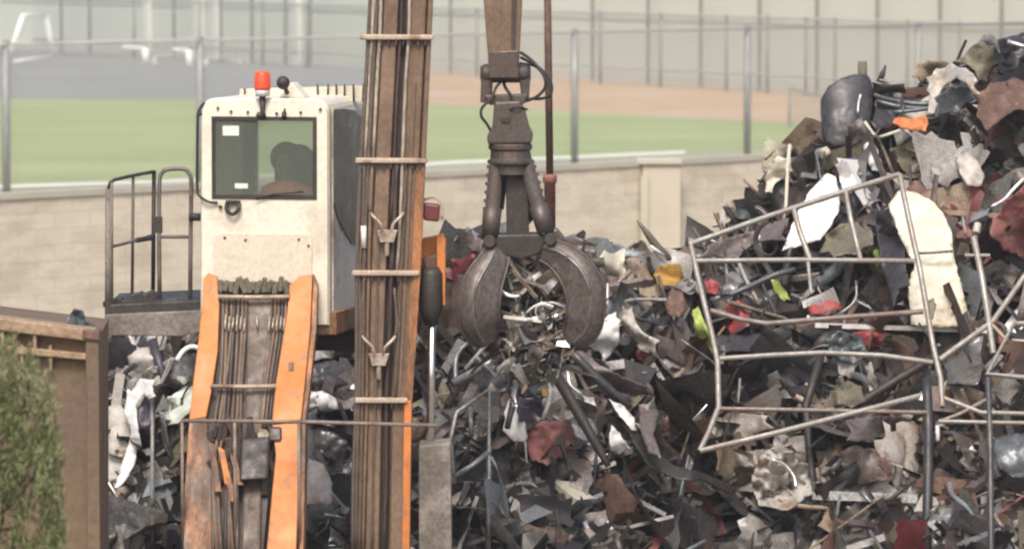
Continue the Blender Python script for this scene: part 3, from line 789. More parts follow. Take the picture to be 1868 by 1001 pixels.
# Y-shaped hose manifolds
for cx_, cy_ in ((706, 430), (691, 655)):
    bm = new()
    for s in (-1, 1):
        tube(bm, smoothpath([P(cx_ + s * 8, cy_ - 8, YB - .09), P(cx_ + s * 12, cy_ - 22, YB - .09), P(cx_ + s * 24, cy_ - 34, YB - .08), P(cx_ + s * 30, cy_ - 42, YB - .03)], 4), .015, 8)
    prism(bm, [P(cx_ - 19, cy_ - 10, YB - .10), P(cx_ + 19, cy_ - 10, YB - .10), P(cx_ + 12, cy_ + 12, YB - .10), P(cx_ - 12, cy_ + 12, YB - .10)], .08)
    tube(bm, [P(cx_, cy_ + 10, YB - .07), P(cx_, cy_ + 36, YB - .05)], .022, 10)
    mf = ob('hose_manifold', bm, 'fitting', mh, bev=.004)
    for s in (-1, 1):
        bm = new(); tube(bm, smoothpath([P(cx_ + s * 30, cy_ - 42, YB - .03), P(cx_ + s * 33, cy_ - 70, YB - .02), P(cx_ + s * 28, cy_ - 130, YB - .01)], 4), .013, 8); ob('hose', bm, 'hose', mf)
# fittings at the boom's outer edges
bm = new(); pp(bm, [(771, 370), (803, 374), (801, 405), (772, 402)], YB + .05, .16); ob('work_light', bm, 'maroon', mh, bev=.02)
T([(770, 366), (790, 360), (806, 372), (806, 400)], YB + .1, .012, 'clamp', 'light_bracket', mh, sm=3)
bm = new(); pp(bm, [(650, 400), (668, 396), (672, 480), (652, 482)], YB + .03, .1); ob('side_block', bm, 'pinkred', mh, bev=.01)
T([(663, 412), (664, 452)], YB - .02, .026, 'white', 'filter_canister', mh)
T([(660, 500), (660, 590)], YB + .04, .034, 'dark', 'accumulator', mh)
T([(665, 600), (665, 730)], YB + .03, .010, 'silver', 'steel_line', mh)
bm = new(); pp(bm, [(770, 436), (800, 430), (806, 500), (800, 540), (782, 548), (768, 530)], YB + .34, .2); ob('orange_body', bm, 'orange', mh, bev=.015)
bm = new(); pp(bm, [(796, 432), (808, 428), (813, 440), (812, 558), (798, 556)], YB + .22, .3); ob('orange_lug', bm, 'orange', mh, bev=.01)
bm = new(); pp(bm, [(772, 470), (798, 462), (800, 512), (776, 520)], YB + .25, .2); ob('rod_clevis', bm, 'orange_dirty', mh, bev=.02)
bm = new(); tube(bm, [P(784, 488, YB + .22), P(785, 500, YB + .22), P(786, 560, YB + .22), P(786, 592, YB + .22)], [.08, .11, .11, .06], 18); ob('cylinder_barrel', bm, 'dark', mh)
bm = new(); tube(bm, [P(789, 560, YB + .22), P(784, 815, YB + .16)], .036, 18); ob('cylinder_rod', bm, 'chrome', mh, smooth=False)
bm = new(); pp(bm, [(764, 812), (822, 808), (824, 1010), (764, 1010)], YB - .15, .5); ob('rod_housing', bm, 'platform', mh, bev=.015)
T([(330, 767), (560, 769), (800, 776)], 43.0, .017, 'clamp_dull', 'front_handrail', mh)
for px in (332, 428, 545): T([(px, 768), (px + 1, 1010)], 43.0, .015, 'clamp_dull', 'handrail_post', mh)
# stick: hangs from the boom head, which is above the picture
bm = new(); pp(bm, [(684, -175), (966, -240), (970, -120), (684, -70)], YB + .1, .5); ob('boom_head', bm, 'boom', mh, bev=.02)
YG = 44.1
bm = new(); prism(bm, [P(872, -200, YG), P(962, -200, YG), P(953, 0, YG), P(946, 142, YG), P(893, 142, YG), P(882, 0, YG)], .34); ob('stick', bm, 'boom', mh, bev=.012)
bm = new(); pp(bm, [(936, -180), (948, -180), (940, 110), (932, 110)], YG - .012, .01); ob('stick_dark_strip', bm, 'boom_dark', mh)  # thin darker strip near the stick's right edge
bm = new(); pp(bm, [(893, 95), (946, 92), (946, 143), (892, 143)], YG - .02, .38); ob('stick_shoe', bm, 'grapple', mh, bev=.01)

# ---------------------------------------------------------------- grapple
gr = thing('grapple', 'dark steel orange-peel grapple with curved tines clutching a tangle of scrap', 'grapple', P(935, 700, YG + .15))
GY = YG + .17
bm = new(); tube(bm, [P(876, 134, GY), P(884, 134, GY), P(958, 134, GY), P(968, 134, GY)], [.06, .085, .085, .06], 20); ob('top_pin', bm, 'grapple', gr)
for s, x in ((-1, 889), (1, 957)):
    bm = new(); pp(bm, [(x - 11, 130), (x + 11, 130), (x + 8, 186), (x - 9 + 4 * s, 188)], GY - .06, .12); ob('yoke_arm', bm, 'grapple', gr, bev=.012)
bm = new(); pp(bm, [(884, 174), (962, 172), (958, 190), (892, 192)], GY - .10, .2); ob('yoke_base', bm, 'grapple', gr, bev=.012)
def lathe(bm, prof, y, seg=20):
    rs = []
    for py, xc, hw in prof:
        c = P(xc, py, y); r = hw * y / F
        rs.append([bm.verts.new(c + Vector((r * math.cos(2 * math.pi * k / seg), r * math.sin(2 * math.pi * k / seg), 0))) for k in range(seg)])
    for p, q in zip(rs, rs[1:]):
        for k in range(seg): bm.faces.new((p[k], p[(k + 1) % seg], q[(k + 1) % seg], q[k]))
    bm.faces.new(rs[0]); bm.faces.new(rs[-1])
bm = new(); pp(bm, [(902, 186), (948, 184), (958, 200), (966, 232), (973, 244), (970, 262), (890, 264), (888, 250), (898, 232), (900, 205)], GY - .14, .28); ob('rotator', bm, 'grapple', gr, bev=.02)
bm = new(); pp(bm, [(912, 214), (932, 214), (930, 224), (914, 224)], GY - .155, .02); ob('rotator_plug', bm, 'dark', gr, bev=.004)
bm = new(); lathe(bm, [(262, 931, 38), (264, 931, 40), (272, 931, 40), (274, 931, 36), (290, 932, 38), (292, 932, 43), (298, 932, 43), (300, 932, 34), (318, 933, 34)], GY); ob('collar', bm, 'grapple', gr, bev=.004)
bm = new(); pp(bm, [(922, 296), (962, 296), (966, 440), (924, 440)], GY - .05, .14); ob('center_post', bm, 'dark', gr, bev=.012)
for (xa, ya), (xb, yb), off in (((906, 292), (894, 432), -.06), ((958, 292), (996, 424), -.06), ((920, 300), (910, 380), .18), ((948, 300), (972, 400), .18)):
    bm = new(); a_, b_ = P(xa, ya, GY + off), P(xb, yb, GY + off * 1.6)
    tube(bm, [a_, a_ + (b_ - a_) * .62, a_ + (b_ - a_) * .621, b_], [.066, .068, .086, .078] if off < 0 else [.045] * 4, 16); cy_o = ob('tine_cylinder', bm, 'grapple', gr)
    if off > 0: continue
    for k in range(6):
        bm = new(); c = a_ + (b_ - a_) * (.08 + .11 * k); s = -1 if xa < 930 else 1
        box(bm, c + Vector((s * .062, -.0, 0)), (.05, .06, .03), Matrix.Rotation(s * .4, 3, 'Y'))
        ob('hose_guard_rib', bm, 'grapple', cy_o, bev=.005)
bm = new(); pp(bm, [(900, 428), (990, 426), (998, 440), (985, 464), (950, 474), (915, 466), (896, 450)], GY - .13, .30); ob('hub', bm, 'dark', gr, bev=.02)
for px, py in ((893, 440), (1004, 436)):
    bm = new(); tube(bm, [P(px, py, GY - .20), P(px, py, GY + .1)], .055, 16); ob('hinge_pin', bm, 'dark', gr, bev=.005)
bm = new(); pp(bm, [(985, 415), (1018, 418), (1035, 440), (1005, 446)], GY - .1, .2); ob('hinge_lug', bm, 'grapple', gr, bev=.02)
def tine(cl, name='tine', m='tine', bulge=.09, nseg=6, sg=1):
    """cl: (px, py, halfwidth px, depth offset); the shell bows towards its convex side"""
    q = smoothpath([Vector((c[0], c[1], 0)) for c in cl], nseg); wd = smoothpath([Vector((c[2], c[3], 0)) for c in cl], nseg)
    bm = new(); rows = []
    NW = 9
    for i, p in enumerate(q):
        t = (q[min(i + 1, len(q) - 1)] - q[max(i - 1, 0)]).normalized(); nrm2 = Vector((-t.y, t.x, 0))
        row = []
        for k in range(NW):
            s = -1 + 2 * k / (NW - 1)
            c = p + nrm2 * (s * wd[i].x)
            so_ = s * sg; pf = (so_ + 1) / 1.3 if so_ < .3 else max(0, 1 - ((so_ - .3) / .7) ** 1.6) * .9 + .1; dp = GY + wd[i].y - bulge * (pf - .25) * wd[i].x / 32
            row.append(P(c.x, c.y, dp))
        rows.append(row)
    fr = [[bm.verts.new(v) for v in r] for r in rows]; bk = [[bm.verts.new(v + Vector((0, .035, 0))) for v in r] for r in rows]
    for A_, flip in ((fr, 0), (bk, 1)):
        for i in range(len(rows) - 1):
            for k in range(NW - 1):
                f = bm.faces.new((A_[i][k], A_[i][k + 1], A_[i + 1][k + 1], A_[i + 1][k])); f.smooth = True
    for i in range(len(rows) - 1):
        for k in (0, NW - 1): bm.faces.new((fr[i][k], fr[i + 1][k], bk[i + 1][k], bk[i][k]))
    for i in (0, len(rows) - 1):
        for k in range(NW - 1): bm.faces.new((fr[i][k], fr[i][k + 1], bk[i][k + 1], bk[i][k]))
    tn = ob(name, bm, m, gr)
    bm = new(); tube(bm, [r[NW // 2 + (1 if sg > 0 else -1)] + Vector((0, -.004, 0)) for r in rows[1:-3]], .011, 6); ob('highlight_rib', bm, 'grey', tn)  # lighter grey rib added as the highlight line along the tine
    for kk_ in (0, NW - 1):
        bm = new(); tube(bm, [r[kk_] for r in rows[:-2]], .012, 6); ob('edge_bead', bm, 'grapple', tn)
    return tn
tine([(985, 455, 18, -.08), (1018, 466, 26, -.16), (1050, 494, 33, -.24), (1068, 535, 35, -.26), (1067, 578, 34, -.24), (1060, 600, 32, -.20), (1048, 616, 24, -.14), (1040, 626, 14, -.10)], sg=-1)
tine([(910, 452, 22, -.10), (899, 480, 28, -.18), (880, 520, 36, -.26), (873, 560, 38, -.28), (876, 592, 36, -.24), (884, 614, 28, -.16), (892, 628, 14, -.10)])
#tine([(960, 455, 18, .15), (1000, 500, 24, .35), (1020, 560, 26, .4), (1005, 620, 20, .3), (985, 660, 6, .2)], m='grapple')
#tine([(930, 455, 18, .15), (915, 500, 24, .35), (908, 560, 26, .4), (925, 620, 20, .3), (945, 660, 6, .2)], m='grapple')
# hoses
def H(pts, r, m='hose_black', name='hose'): return T([(a, b, GY + c) for a, b, c in pts], 0, r, m, name, gr, sm=4)
H([(950, 96, -.05), (972, 112, -.12), (992, 138, -.16), (994, 160, -.16), (980, 176, -.14), (962, 184, -.12)], .014)
H([(950, 105, 0), (984, 124, -.08), (1003, 146, -.1), (1006, 168, -.1), (990, 180, -.1), (960, 180, -.1)], .013)
H([(948, 116, .1), (978, 122, .06), (998, 150, .04), (1004, 176, 0), (975, 180, -.05), (955, 186, -.05)], .012)
H([(915, 148, -.1), (905, 160, -.12), (896, 180, -.15), (880, 196, -.16), (878, 212, -.16), (888, 226, -.14), (896, 240, -.12)], .013)
H([(918, 148, -.05), (922, 160, -.08), (930, 172, -.1), (934, 186, -.1)], .015)
H([(930, 200, -.15), (945, 196, -.18), (962, 200, -.1)], .010)

# scrap held by the grapple
def held(seed, name, label, cat, kind, pts, y, r, m):
    bm = new()
    if kind == 'bar': tube(bm, smoothpath([P(a, b, y + (c[0] if c else 0)) for a, b, *c in pts], 4), r, 8)
    else: polysheet(bm, pts, lambda a, b: y, 9, r, seed, freq=6)
    o = ob(name, bm, m, None, sol=(.012 if kind != 'bar' else 0)); return tag(o, label, cat)

# ---------------------------------------------------------------- brown pole beyond the grapple
bm = new(); a_, b_ = P(996, -220, 52.0), P(1003, 318, 52.0); tube(bm, [a_, b_], .039, 12); 
rt = thing('steel_pole', 'slim brown steel pole with a wider red oxide sleeve standing just behind the grapple', 'pole', P(1004, 1200, 52.0))
ob('shaft', bm, 'pole', rt)
bm = new(); tube(bm, [P(1003, 318, 52.0), P(1003, 322, 52.0), P(1003, 333, 52.0), P(1003, 334, 52.0), P(1004, 1200, 52.0)], [.07, .075, .075, .06, .06], 14); ob('sleeve', bm, 'redpole', rt)

# ---------------------------------------------------------------- rusty bin
YBn = 40.5
bn = thing('steel_bin', 'tall rusty brown steel scrap bin with ribbed top rim behind the green shrub', 'bin', P(60, 800, YBn + .5) * 1)
def BP(px, py, o=0): return P(px - 20, py, YBn + o - (px - 200) * .0008)
def bpl(pl, m, name, th, o=0, bev=.008):
    bm = new(); prism(bm, [BP(*p, o) for p in pl], Vector((-.04 * th, th, 0))); return ob(name, bm, m, bn, bev=bev)
bpl([(-700, 510), (198, 618), (198, 1500), (-700, 1500)], 'bin', 'side_wall', 2.2, .10)
bpl([(-700, 488), (196, 602), (196, 624), (-700, 520)], 'bin_rim', 'top_rim', .30, -.02, .015)
bpl([(-700, 560), (180, 645), (180, 657), (-700, 580)], 'bin_rim', 'lower_ledge', .10, -.0, .012)
bpl([(176, 606), (200, 608), (206, 1500), (182, 1500)], 'bin', 'corner_post', .25, -.02, .012)
bpl([(170, 600), (202, 603), (202, 622), (170, 618)], 'brown', 'corner_cap', .34, -.05, .015)
for i, px in enumerate((-40, 24, 46, 83)):
    bpl([(px - 3, 586), (px + 3, 587), (px + 4, 640), (px - 3, 639)], 'bin_rim', 'rim_gusset', .14, -.0)
for px in (30, 60, 112):
    bpl([(px - 3, 630), (px + 3, 630), (px + 3, 680), (px - 3, 680)], 'bin_rim', 'ledge_gusset', .08, .02)
bm = new(); polysheet(bm, [(121, 600), (124, 578), (136, 564), (150, 566), (154, 584), (170, 590), (176, 602), (150, 606)], lambda a, b: YBn + 1.0, 8, .1, 3, freq=5)
tag(ob('crumpled_tarp', bm, 'bluegrey', sol=.02), 'small blue grey crumpled tarp lying on the rim of the rusty bin', 'tarp')

# ---------------------------------------------------------------- shrub
def leafmat(name, c1, c2):
    m = mat(name, c1, .7, 0, .2, 9, col2=c2, spec=.2)
    b = m.node_tree.nodes["Principled BSDF"]; b.inputs["Transmission Weight"].default_value = 0
    return m
M['leaf'] = leafmat('shrub_leaf', (.19, .215, .085), (.12, .15, .06))
M['leaf2'] = leafmat('shrub_pale_leaf', (.27, .255, .15), (.19, .19, .105))  # paler olive leaf, more of it towards the crown's top
M['bark'] = mat('shrub_bark', (.13, .07, .045), .9, 0, .3, 8)
YT = 33.0
sh = thing('shrub_tree', 'feathery green shrub tree growing in front of the rusty bin', 'tree', Vector((P(20, 700, YT).x, YT, 0)))
kk = YT / F
top0 = lerp_tab([(-300, 560), (-60, 600), (10, 650), (60, 665), (92, 720), (108, 800), (120, 1000), (150, 1400)])
top = lambda x: top0(x) + 34 * noise.noise(Vector((x / 17, 3, 0))) + 16 * noise.noise(Vector((x / 6, 9, 0)))
base = Vector((P(-20, 700, YT).x, YT, 0))
bm = new(); tube(bm, smoothpath([base, base + Vector((.04, 0, 1.6)), base + Vector((-.02, 0, 3.0)), base + Vector((.06, 0, 4.0))], 4), [.09 - .0045 * i for i in range(13)], 10); ob('trunk', bm, 'bark', sh)
bm = new()
rr = random.Random(11)
limbs = []
for i in range(34):
    z0 = rr.uniform(1.3, 3.9); tx = rr.uniform(-260, 118); 
    ty = rr.uniform(top(tx) + (5 if i % 3 else -22), 980)
    e = P(tx, ty, YT + rr.uniform(-.45, .45)); s = base + Vector((0, 0, min(z0, e.z - .25)))
    mid = (s + e) / 2 + Vector((rr.uniform(-.06, .06), rr.uniform(-.06, .06), -.08))
    q = smoothpath([s, mid, e], 4); tube(bm, q, [.016 - .0016 * k for k in range(len(q))], 5, False); limbs.append(q)
ob('limbs', bm, 'bark', sh)
bm = new()
def leaf(bm, p, d, ln, wd, mi):
    d = d.normalized(); s = d.cross(Vector((rr.uniform(-1, 1), rr.uniform(-1, 1), rr.uniform(-1, 1)))).normalized() * wd
    f = bm.faces.new([bm.verts.new(p), bm.verts.new(p + d * ln * .5 + s), bm.verts.new(p + d * ln), bm.verts.new(p + d * ln * .5 - s)]); f.material_index = mi
cnt = 0
while cnt < 34000:
    tx = rr.uniform(-290, 135); ty = top(tx) - 12 + abs(rr.gauss(0, 1)) * 190
    if ty < top(tx) + 14 and rr.random() < .75: continue
    dens = noise.noise(Vector((tx / 38, ty / 38, 4)))
    if dens < -.28 and rr.random() < .85: continue
    if ty < top0(tx) + 120 and rr.random() < .5: continue
    c = P(tx, ty, YT + rr.gauss(0, .28) - .1)
    up_ = Vector((rr.gauss(0, .35), rr.gauss(0, .35), 1))
    for _ in range(5):
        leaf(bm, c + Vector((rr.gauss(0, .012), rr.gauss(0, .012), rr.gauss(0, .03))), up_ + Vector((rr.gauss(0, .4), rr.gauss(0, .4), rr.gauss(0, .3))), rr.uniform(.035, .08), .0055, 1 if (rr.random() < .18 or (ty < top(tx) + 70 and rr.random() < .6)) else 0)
        cnt += 1
for i in range(60):
    tx = rr.uniform(-60, 112); ty = top(tx) + 20
    q = smoothpath([P(tx, ty + 60, YT), P(tx + rr.uniform(-4, 4), ty, YT), P(tx + rr.uniform(-10, 10), ty - rr.uniform(20, 60), YT)], 3)
    tube(bm, q, .0035, 4, False)
    for p in q[2:]:
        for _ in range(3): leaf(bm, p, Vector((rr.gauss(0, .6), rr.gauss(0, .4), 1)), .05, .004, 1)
o = ob('crown', bm, ['leaf', 'leaf2'], sh)
# ---------------------------------------------------------------- loose scrap too small and tangled to count
M['mint'] = mat('pale_mint_enamel', (.60, .66, .58), .4, 0, .12, 5, rust=(.3, .28, .24), rustamt=.5)
M['lightgrey'] = mat('light_grey_paint', (.31, .295, .28), .5, .1, .25, 6, rust=(.18, .15, .13), rustamt=.6)
M['bluish'] = mat('pale_blue_metal', (.33, .36, .38), .35, .3, .25, 6)
M['tan'] = mat('tan_metal', (.33, .26, .185), .6, .1, .25, 6, rust=(.16, .10, .07), rustamt=.6)
PAL = ['char', 'grey', 'mauve', 'brown', 'olive', 'lightgrey', 'oldwhite', 'silver', 'bluegrey', 'tan', 'dark', 'maroon', 'pinkred', 'rack_pink', 'cream', 'boom_dark', 'white', 'bluish']
IX = {k: i for i, k in enumerate(PAL)}
BASEW = dict(char=14, grey=16, mauve=8, brown=6, olive=6, lightgrey=10, oldwhite=6, silver=9, white=2, bluish=3, bluegrey=7, tan=4, dark=14, boom_dark=6, rack_pink=3, cream=1, maroon=1, pinkred=.6)
ZONES = [  # cx, cy, rx, ry, weights
    (1840, 390, 80, 120, dict(pinkred=14, maroon=3, mauve=14, rack_pink=12, brown=5, grey=5, dark=4, lightgrey=4)),
    (1210, 700, 90, 130, dict(mauve=22, brown=9, grey=12, dark=6, boom_dark=8, olive=4, lightgrey=3, silver=1)),
    (1400, 700, 110, 50, dict(char=26, dark=22, grey=8, bluegrey=5, lightgrey=2)),
    (1440, 600, 180, 40, dict(char=16, dark=16, maroon=5, mauve=8, grey=6, bluegrey=5, pinkred=2)),
    (1400, 850, 180, 70, dict(oldwhite=12, tan=6, silver=3, grey=6, mauve=12, lightgrey=12, olive=8, dark=5, brown=4)),
    (1640, 840, 230, 110, dict(mauve=9, grey=15, dark=12, rack_pink=6, silver=7, oldwhite=4, lightgrey=12, brown=8, olive=7)),
    (1700, 260, 190, 70, dict(olive=14, brown=11, dark=13, char=12, tan=8, lightgrey=6, oldwhite=3)),
    (1690, 160, 200, 60, dict(bluegrey=14, char=12, olive=9, brown=8, dark=8, lightgrey=5, silver=3)),
    (1460, 300, 90, 50, dict(olive=14, tan=9, dark=10, grey=8, cream=3, lightgrey=3)),
    (1170, 500, 90, 60, dict(tan=13, rack_pink=8, lightgrey=9, mauve=9, olive=9, oldwhite=4, dark=6, pinkred=3)),
    (960, 560, 80, 110, dict(dark=18, olive=8, grey=7, boom_dark=10, tan=3, mauve=3)),
    (1000, 820, 150, 90, dict(mauve=8, pinkred=4, rack_pink=6, lightgrey=14, bluish=6, grey=10, white=6, oldwhite=9, dark=6, silver=10)),
    (860, 740, 90, 160, dict(dark=16, grey=16, mauve=8, char=9, lightgrey=5, olive=3, silver=5)),
    (840, 480, 60, 70, dict(maroon=14, mauve=10, dark=8, pinkred=5, grey=6)),
    (260, 760, 110, 150, dict(white=8, oldwhite=12, lightgrey=14, grey=12, dark=7, mauve=6, silver=9, olive=4, char=8)),
    (600, 740, 70, 150, dict(white=5, bluish=6, grey=12, lightgrey=14, silver=14, char=13, bluegrey=10, mauve=9, oldwhite=3, dark=6)),
]
def pick(rr, px, py):
    W_ = BASEW
    for cx, cy, rx, ry, wt in ZONES:
        if ((px - cx) / rx) ** 2 + ((py - cy) / ry) ** 2 < 1 + rr.uniform(-.35, .35) and rr.random() < .85: W_ = wt; break
    ks = [k for k in W_ if k in IX]
    if rr.random() < .45:
        r2 = random.Random(int(px // 62) * 977 + int((py + 17 * math.sin(px / 50)) // 48)); return r2.choices(ks, [W_[k] for k in ks])[0]
    return rr.choices(ks, [W_[k] for k in ks])[0]

def frag_sheet(bm, c, rot, a, b, rr, mi):
    """bent, torn plate: big ones get more folds and a finer crumple"""
    big = a > .26
    nx, ny = (rr.randint(9, 12), rr.randint(5, 7)) if big else (rr.randint(5, 7), rr.randint(3, 4))
    folds = [(rr.uniform(0, 6.28), rr.uniform(-.35, .35), rr.uniform(.4, 1.8) * rr.choice((-1, 1))) for _ in range(rr.randint(2, 4))]
    curl = rr.uniform(-2.4, 2.4) if rr.random() < .45 else 0
    cr = rr.choice((.02, .08, .30)); o3 = Vector((rr.uniform(0, 99), rr.uniform(0, 99), 0))
    tp = rr.choice((1, 1, .9, .8, .5)); sk = rr.uniform(-.2, .2)
    rag = rr.choice((0, .3, 2)); g = []
    for i in range(nx + 1):
        for j in range(ny + 1):
            x, y = i / nx - .5, j / ny - .5
            z = cr * (abs(noise.noise(Vector((x * 4, y * 4, 0)) + o3)) * 2 - .5) + curl * x * x * .8
            y = y * (1 - (1 - tp) * (x + .5)) + sk * x * .6
            if i in (0, nx): x += rr.uniform(-.2, .2) / nx * rag
            if j in (0, ny): y += rr.uniform(-.2, .2) / ny * rag
            for an, o, s in folds:
                t = x * math.cos(an) + y * math.sin(an) - o
                if t > 0: z += t * s * .8
            g.append(bm.verts.new(c + rot @ Vector((x * a, z * min(a, b), y * b))))
    for i in range(nx):
        for j in range(ny):
            if (i in (0, nx - 1) or j in (0, ny - 1)) and rr.random() < .05 * rag: continue
            k = i * (ny + 1) + j
            f = bm.faces.new((g[k], g[k + 1], g[k + ny + 2], g[k + ny + 1])); f.material_index = mi; f.smooth = True
def frag_ribbon(bm, c, rot, ln, w_, rr, mi):
    """long curling strip with a shallow channel section"""
    n = 14; k1, k2, ph = rr.uniform(-5, 5), rr.uniform(-4, 4), rr.uniform(0, 6); tw = rr.uniform(-3, 3)
    p = Vector((0, 0, 0)); a = 0; rows = []
    for i in range(n + 1):
        t = i / n; a += (k1 + k2 * math.sin(t * 6 + ph)) / n * .8
        d = Vector((math.cos(a), 0, math.sin(a))); p = p + d * ln / n
        q = Matrix.Rotation(tw * t, 3, d); s = q @ Vector((0, 1, 0)); u = q @ d.cross(Vector((0, 1, 0)))
        rows.append([bm.verts.new(c + rot @ (p + s * w_ * e + u * w_ * (.35 if abs(e) > .9 else 0))) for e in (-1, -.8, 0, .8, 1)])
    for r0, r1 in zip(rows, rows[1:]):
        for e in range(4):
            f = bm.faces.new((r0[e], r0[e + 1], r1[e + 1], r1[e])); f.material_index = mi; f.smooth = True
def frag_angle(bm, c, rot, ln, w_, rr, mi):
    """straight angle iron or channel, perhaps kinked once"""
    prof = [(-1, -.6), (-1, .6), (1, .6), (1, -.6)] if rr.random() < .5 else [(-1, 1), (-1, -1), (1, -1)]
    kx = rr.uniform(-.25, .25); kk = rr.gauss(0, .3) if rr.random() < .5 else 0
    rows = [[bm.verts.new(c + rot @ Vector((x * ln, a * w_ + (abs(x - kx) * kk * ln if x > kx else 0), b_ * w_))) for a, b_ in prof] for x in (-.5, kx, .5)]
    for r0, r1 in zip(rows, rows[1:]):
        for e in range(len(prof) - 1):
            f = bm.faces.new((r0[e], r0[e + 1], r1[e + 1], r1[e])); f.material_index = mi
def frag_bar(bm, c, rot, ln, r, rr, mi):
    n0 = len(bm.faces)
    k = rr.randint(1, 3); pts = [Vector((-ln / 2, 0, 0))]
    for i in range(k):
        pts.append(Vector((-ln / 2 + ln * (i + 1) / k, rr.gauss(0, .08) * ln * (k > 1), rr.gauss(0, .10) * ln * (k > 1))))
    q = [c + rot @ p for p in pts]
    if k > 1 and rr.random() < .5: q = smoothpath(q, 3)
    tube(bm, q, r, 6, True, rr.random() < .4)
    bm.faces.ensure_lookup_table()
    for f in bm.faces[n0:]: f.material_index = mi
def frag_chunk(bm, c, rot, a, rr, mi):
    r = bmesh.ops.create_cube(bm, size=a)
    for v in r['verts']:
        v.co = c + rot @ Vector((v.co.x * rr.uniform(.5, 1.3), v.co.y * rr.uniform(.4, 1), v.co.z * rr.uniform(.3, 1.1)))
    for f in {f for v in r['verts'] for f in v.link_faces}: f.material_index = mi
def frag_ring(bm, c, rot, R_, r, arc, rr, mi):
    n0 = len(bm.faces)
    n = max(4, int(14 * arc / 6.28)); q = [c + rot @ Vector((R_ * math.cos(arc * i / n), 0, R_ * math.sin(arc * i / n))) for i in range(n + 1)]
    tube(bm, q, r, 6); bm.faces.ensure_lookup_table()
    for f in bm.faces[n0:]: f.material_index = mi
def rrot(rr, tilt=1.0):
    return (Matrix.Rotation(rr.uniform(0, 6.28), 3, 'Y') @ Matrix.Rotation(rr.gauss(0, .55) * tilt, 3, 'X') @ Matrix.Rotation(rr.gauss(0, .55) * tilt, 3, 'Z'))
rr = random.Random(5)
batches = []
DK = ['dark', 'char', 'boom_dark', 'mauve', 'olive', 'grey', 'bluegrey', 'dark']
def scatter(count, name, label, kinds, size, seed, lift, darken=.0):
    rr = random.Random(seed); bm = new(); n = 0
    while n < count:
        px = rr.uniform(185, 1930); py = rr.uniform(ridge(px) - 6, 1040)
        if 355 < px < 560 and rr.random() < .8: continue
        y = hit(px, py); c = P(px, py, y - rr.uniform(-.04, lift))
        mi = IX[pick(rr, px, py) if rr.random() > darken else rr.choice(DK)]; k = rr.choices(list(kinds), list(kinds.values()))[0]; s = rr.uniform(*size) * (1 if py < 800 else 1.0)
        if py < ridge(px) + 30: s *= .5
        if k in 'bw' and py < ridge(px) + 50: s *= .6
        if k == 's': frag_sheet(bm, c, rrot(rr), s, s * rr.uniform(.3, .8), rr, mi)
        elif k == 'w': frag_ribbon(bm, c, rrot(rr, 1.4), s * rr.uniform(1.2, 2.2), s * rr.uniform(.05, .16), rr, mi)
        elif k == 'a': frag_angle(bm, c, rrot(rr, 1.2), s * rr.uniform(1.2, 2.4), rr.uniform(.012, .05), rr, mi)
        elif k == 't':
            n0 = len(bm.faces); d_ = rrot(rr, 1.2) @ Vector((s * rr.uniform(.6, 1.2), 0, 0)); tube(bm, [c - d_, c + d_], rr.uniform(.008, .026), 8, True, rr.random() < .4)
            bm.faces.ensure_lookup_table()
            for f in bm.faces[n0:]: f.material_index = mi
        elif k == 'b': frag_bar(bm, c, rrot(rr, 1.2), s * rr.uniform(1.2, 2.4), rr.uniform(.005, .013) * (1 + s), rr, mi)
        elif k == 'c': frag_chunk(bm, c, rrot(rr, 1.3), s * .6, rr, mi)
        else: frag_ring(bm, c, rrot(rr, 1.2), s * rr.uniform(.3, .55), rr.uniform(.008, .02), rr.uniform(1.5, 6.28), rr, mi)
        n += 1
    o = ob(name, bm, PAL, origin=(0, 0, 0)); return tag(o, label, 'scrap', kind='stuff')
scatter(1250, 'plate_debris', 'uncountable big bent plates and shells making up the body of the scrap heap', {'s': 9, 'c': .6}, (.32, .80), 23, .05, .12)
scatter(900, 'sheet_debris', 'uncountable bent and torn metal sheets covering the scrap heap', {'s': 5, 'c': .5, 'w': 1, 'a': 2.5}, (.16, .46), 21, .16, .1)
scatter(380, 'strip_debris', 'uncountable curling metal strips and channels woven over the scrap heap', {'w': 1}, (.2, .5), 27, .2, .15)
scatter(380, 'shredded_debris', 'uncountable small rods, rings and broken bits tangled over the scrap heap', {'b': 5, 's': 5, 'w': 2, 'c': 1, 'r': 1}, (.08, .22), 22, .20, .2)
scatter(720, 'rod_debris', 'uncountable long bent rods, pipes and cables threaded through the scrap heap', {'t': 3, 'b': 1, 'a': 3}, (.28, .75), 25, .24, .25)

scatter(230, 'shell_debris', 'uncountable large crumpled body shells and skins lying over the scrap heap', {'s': 1}, (.55, 1.0), 31, .22, .0)

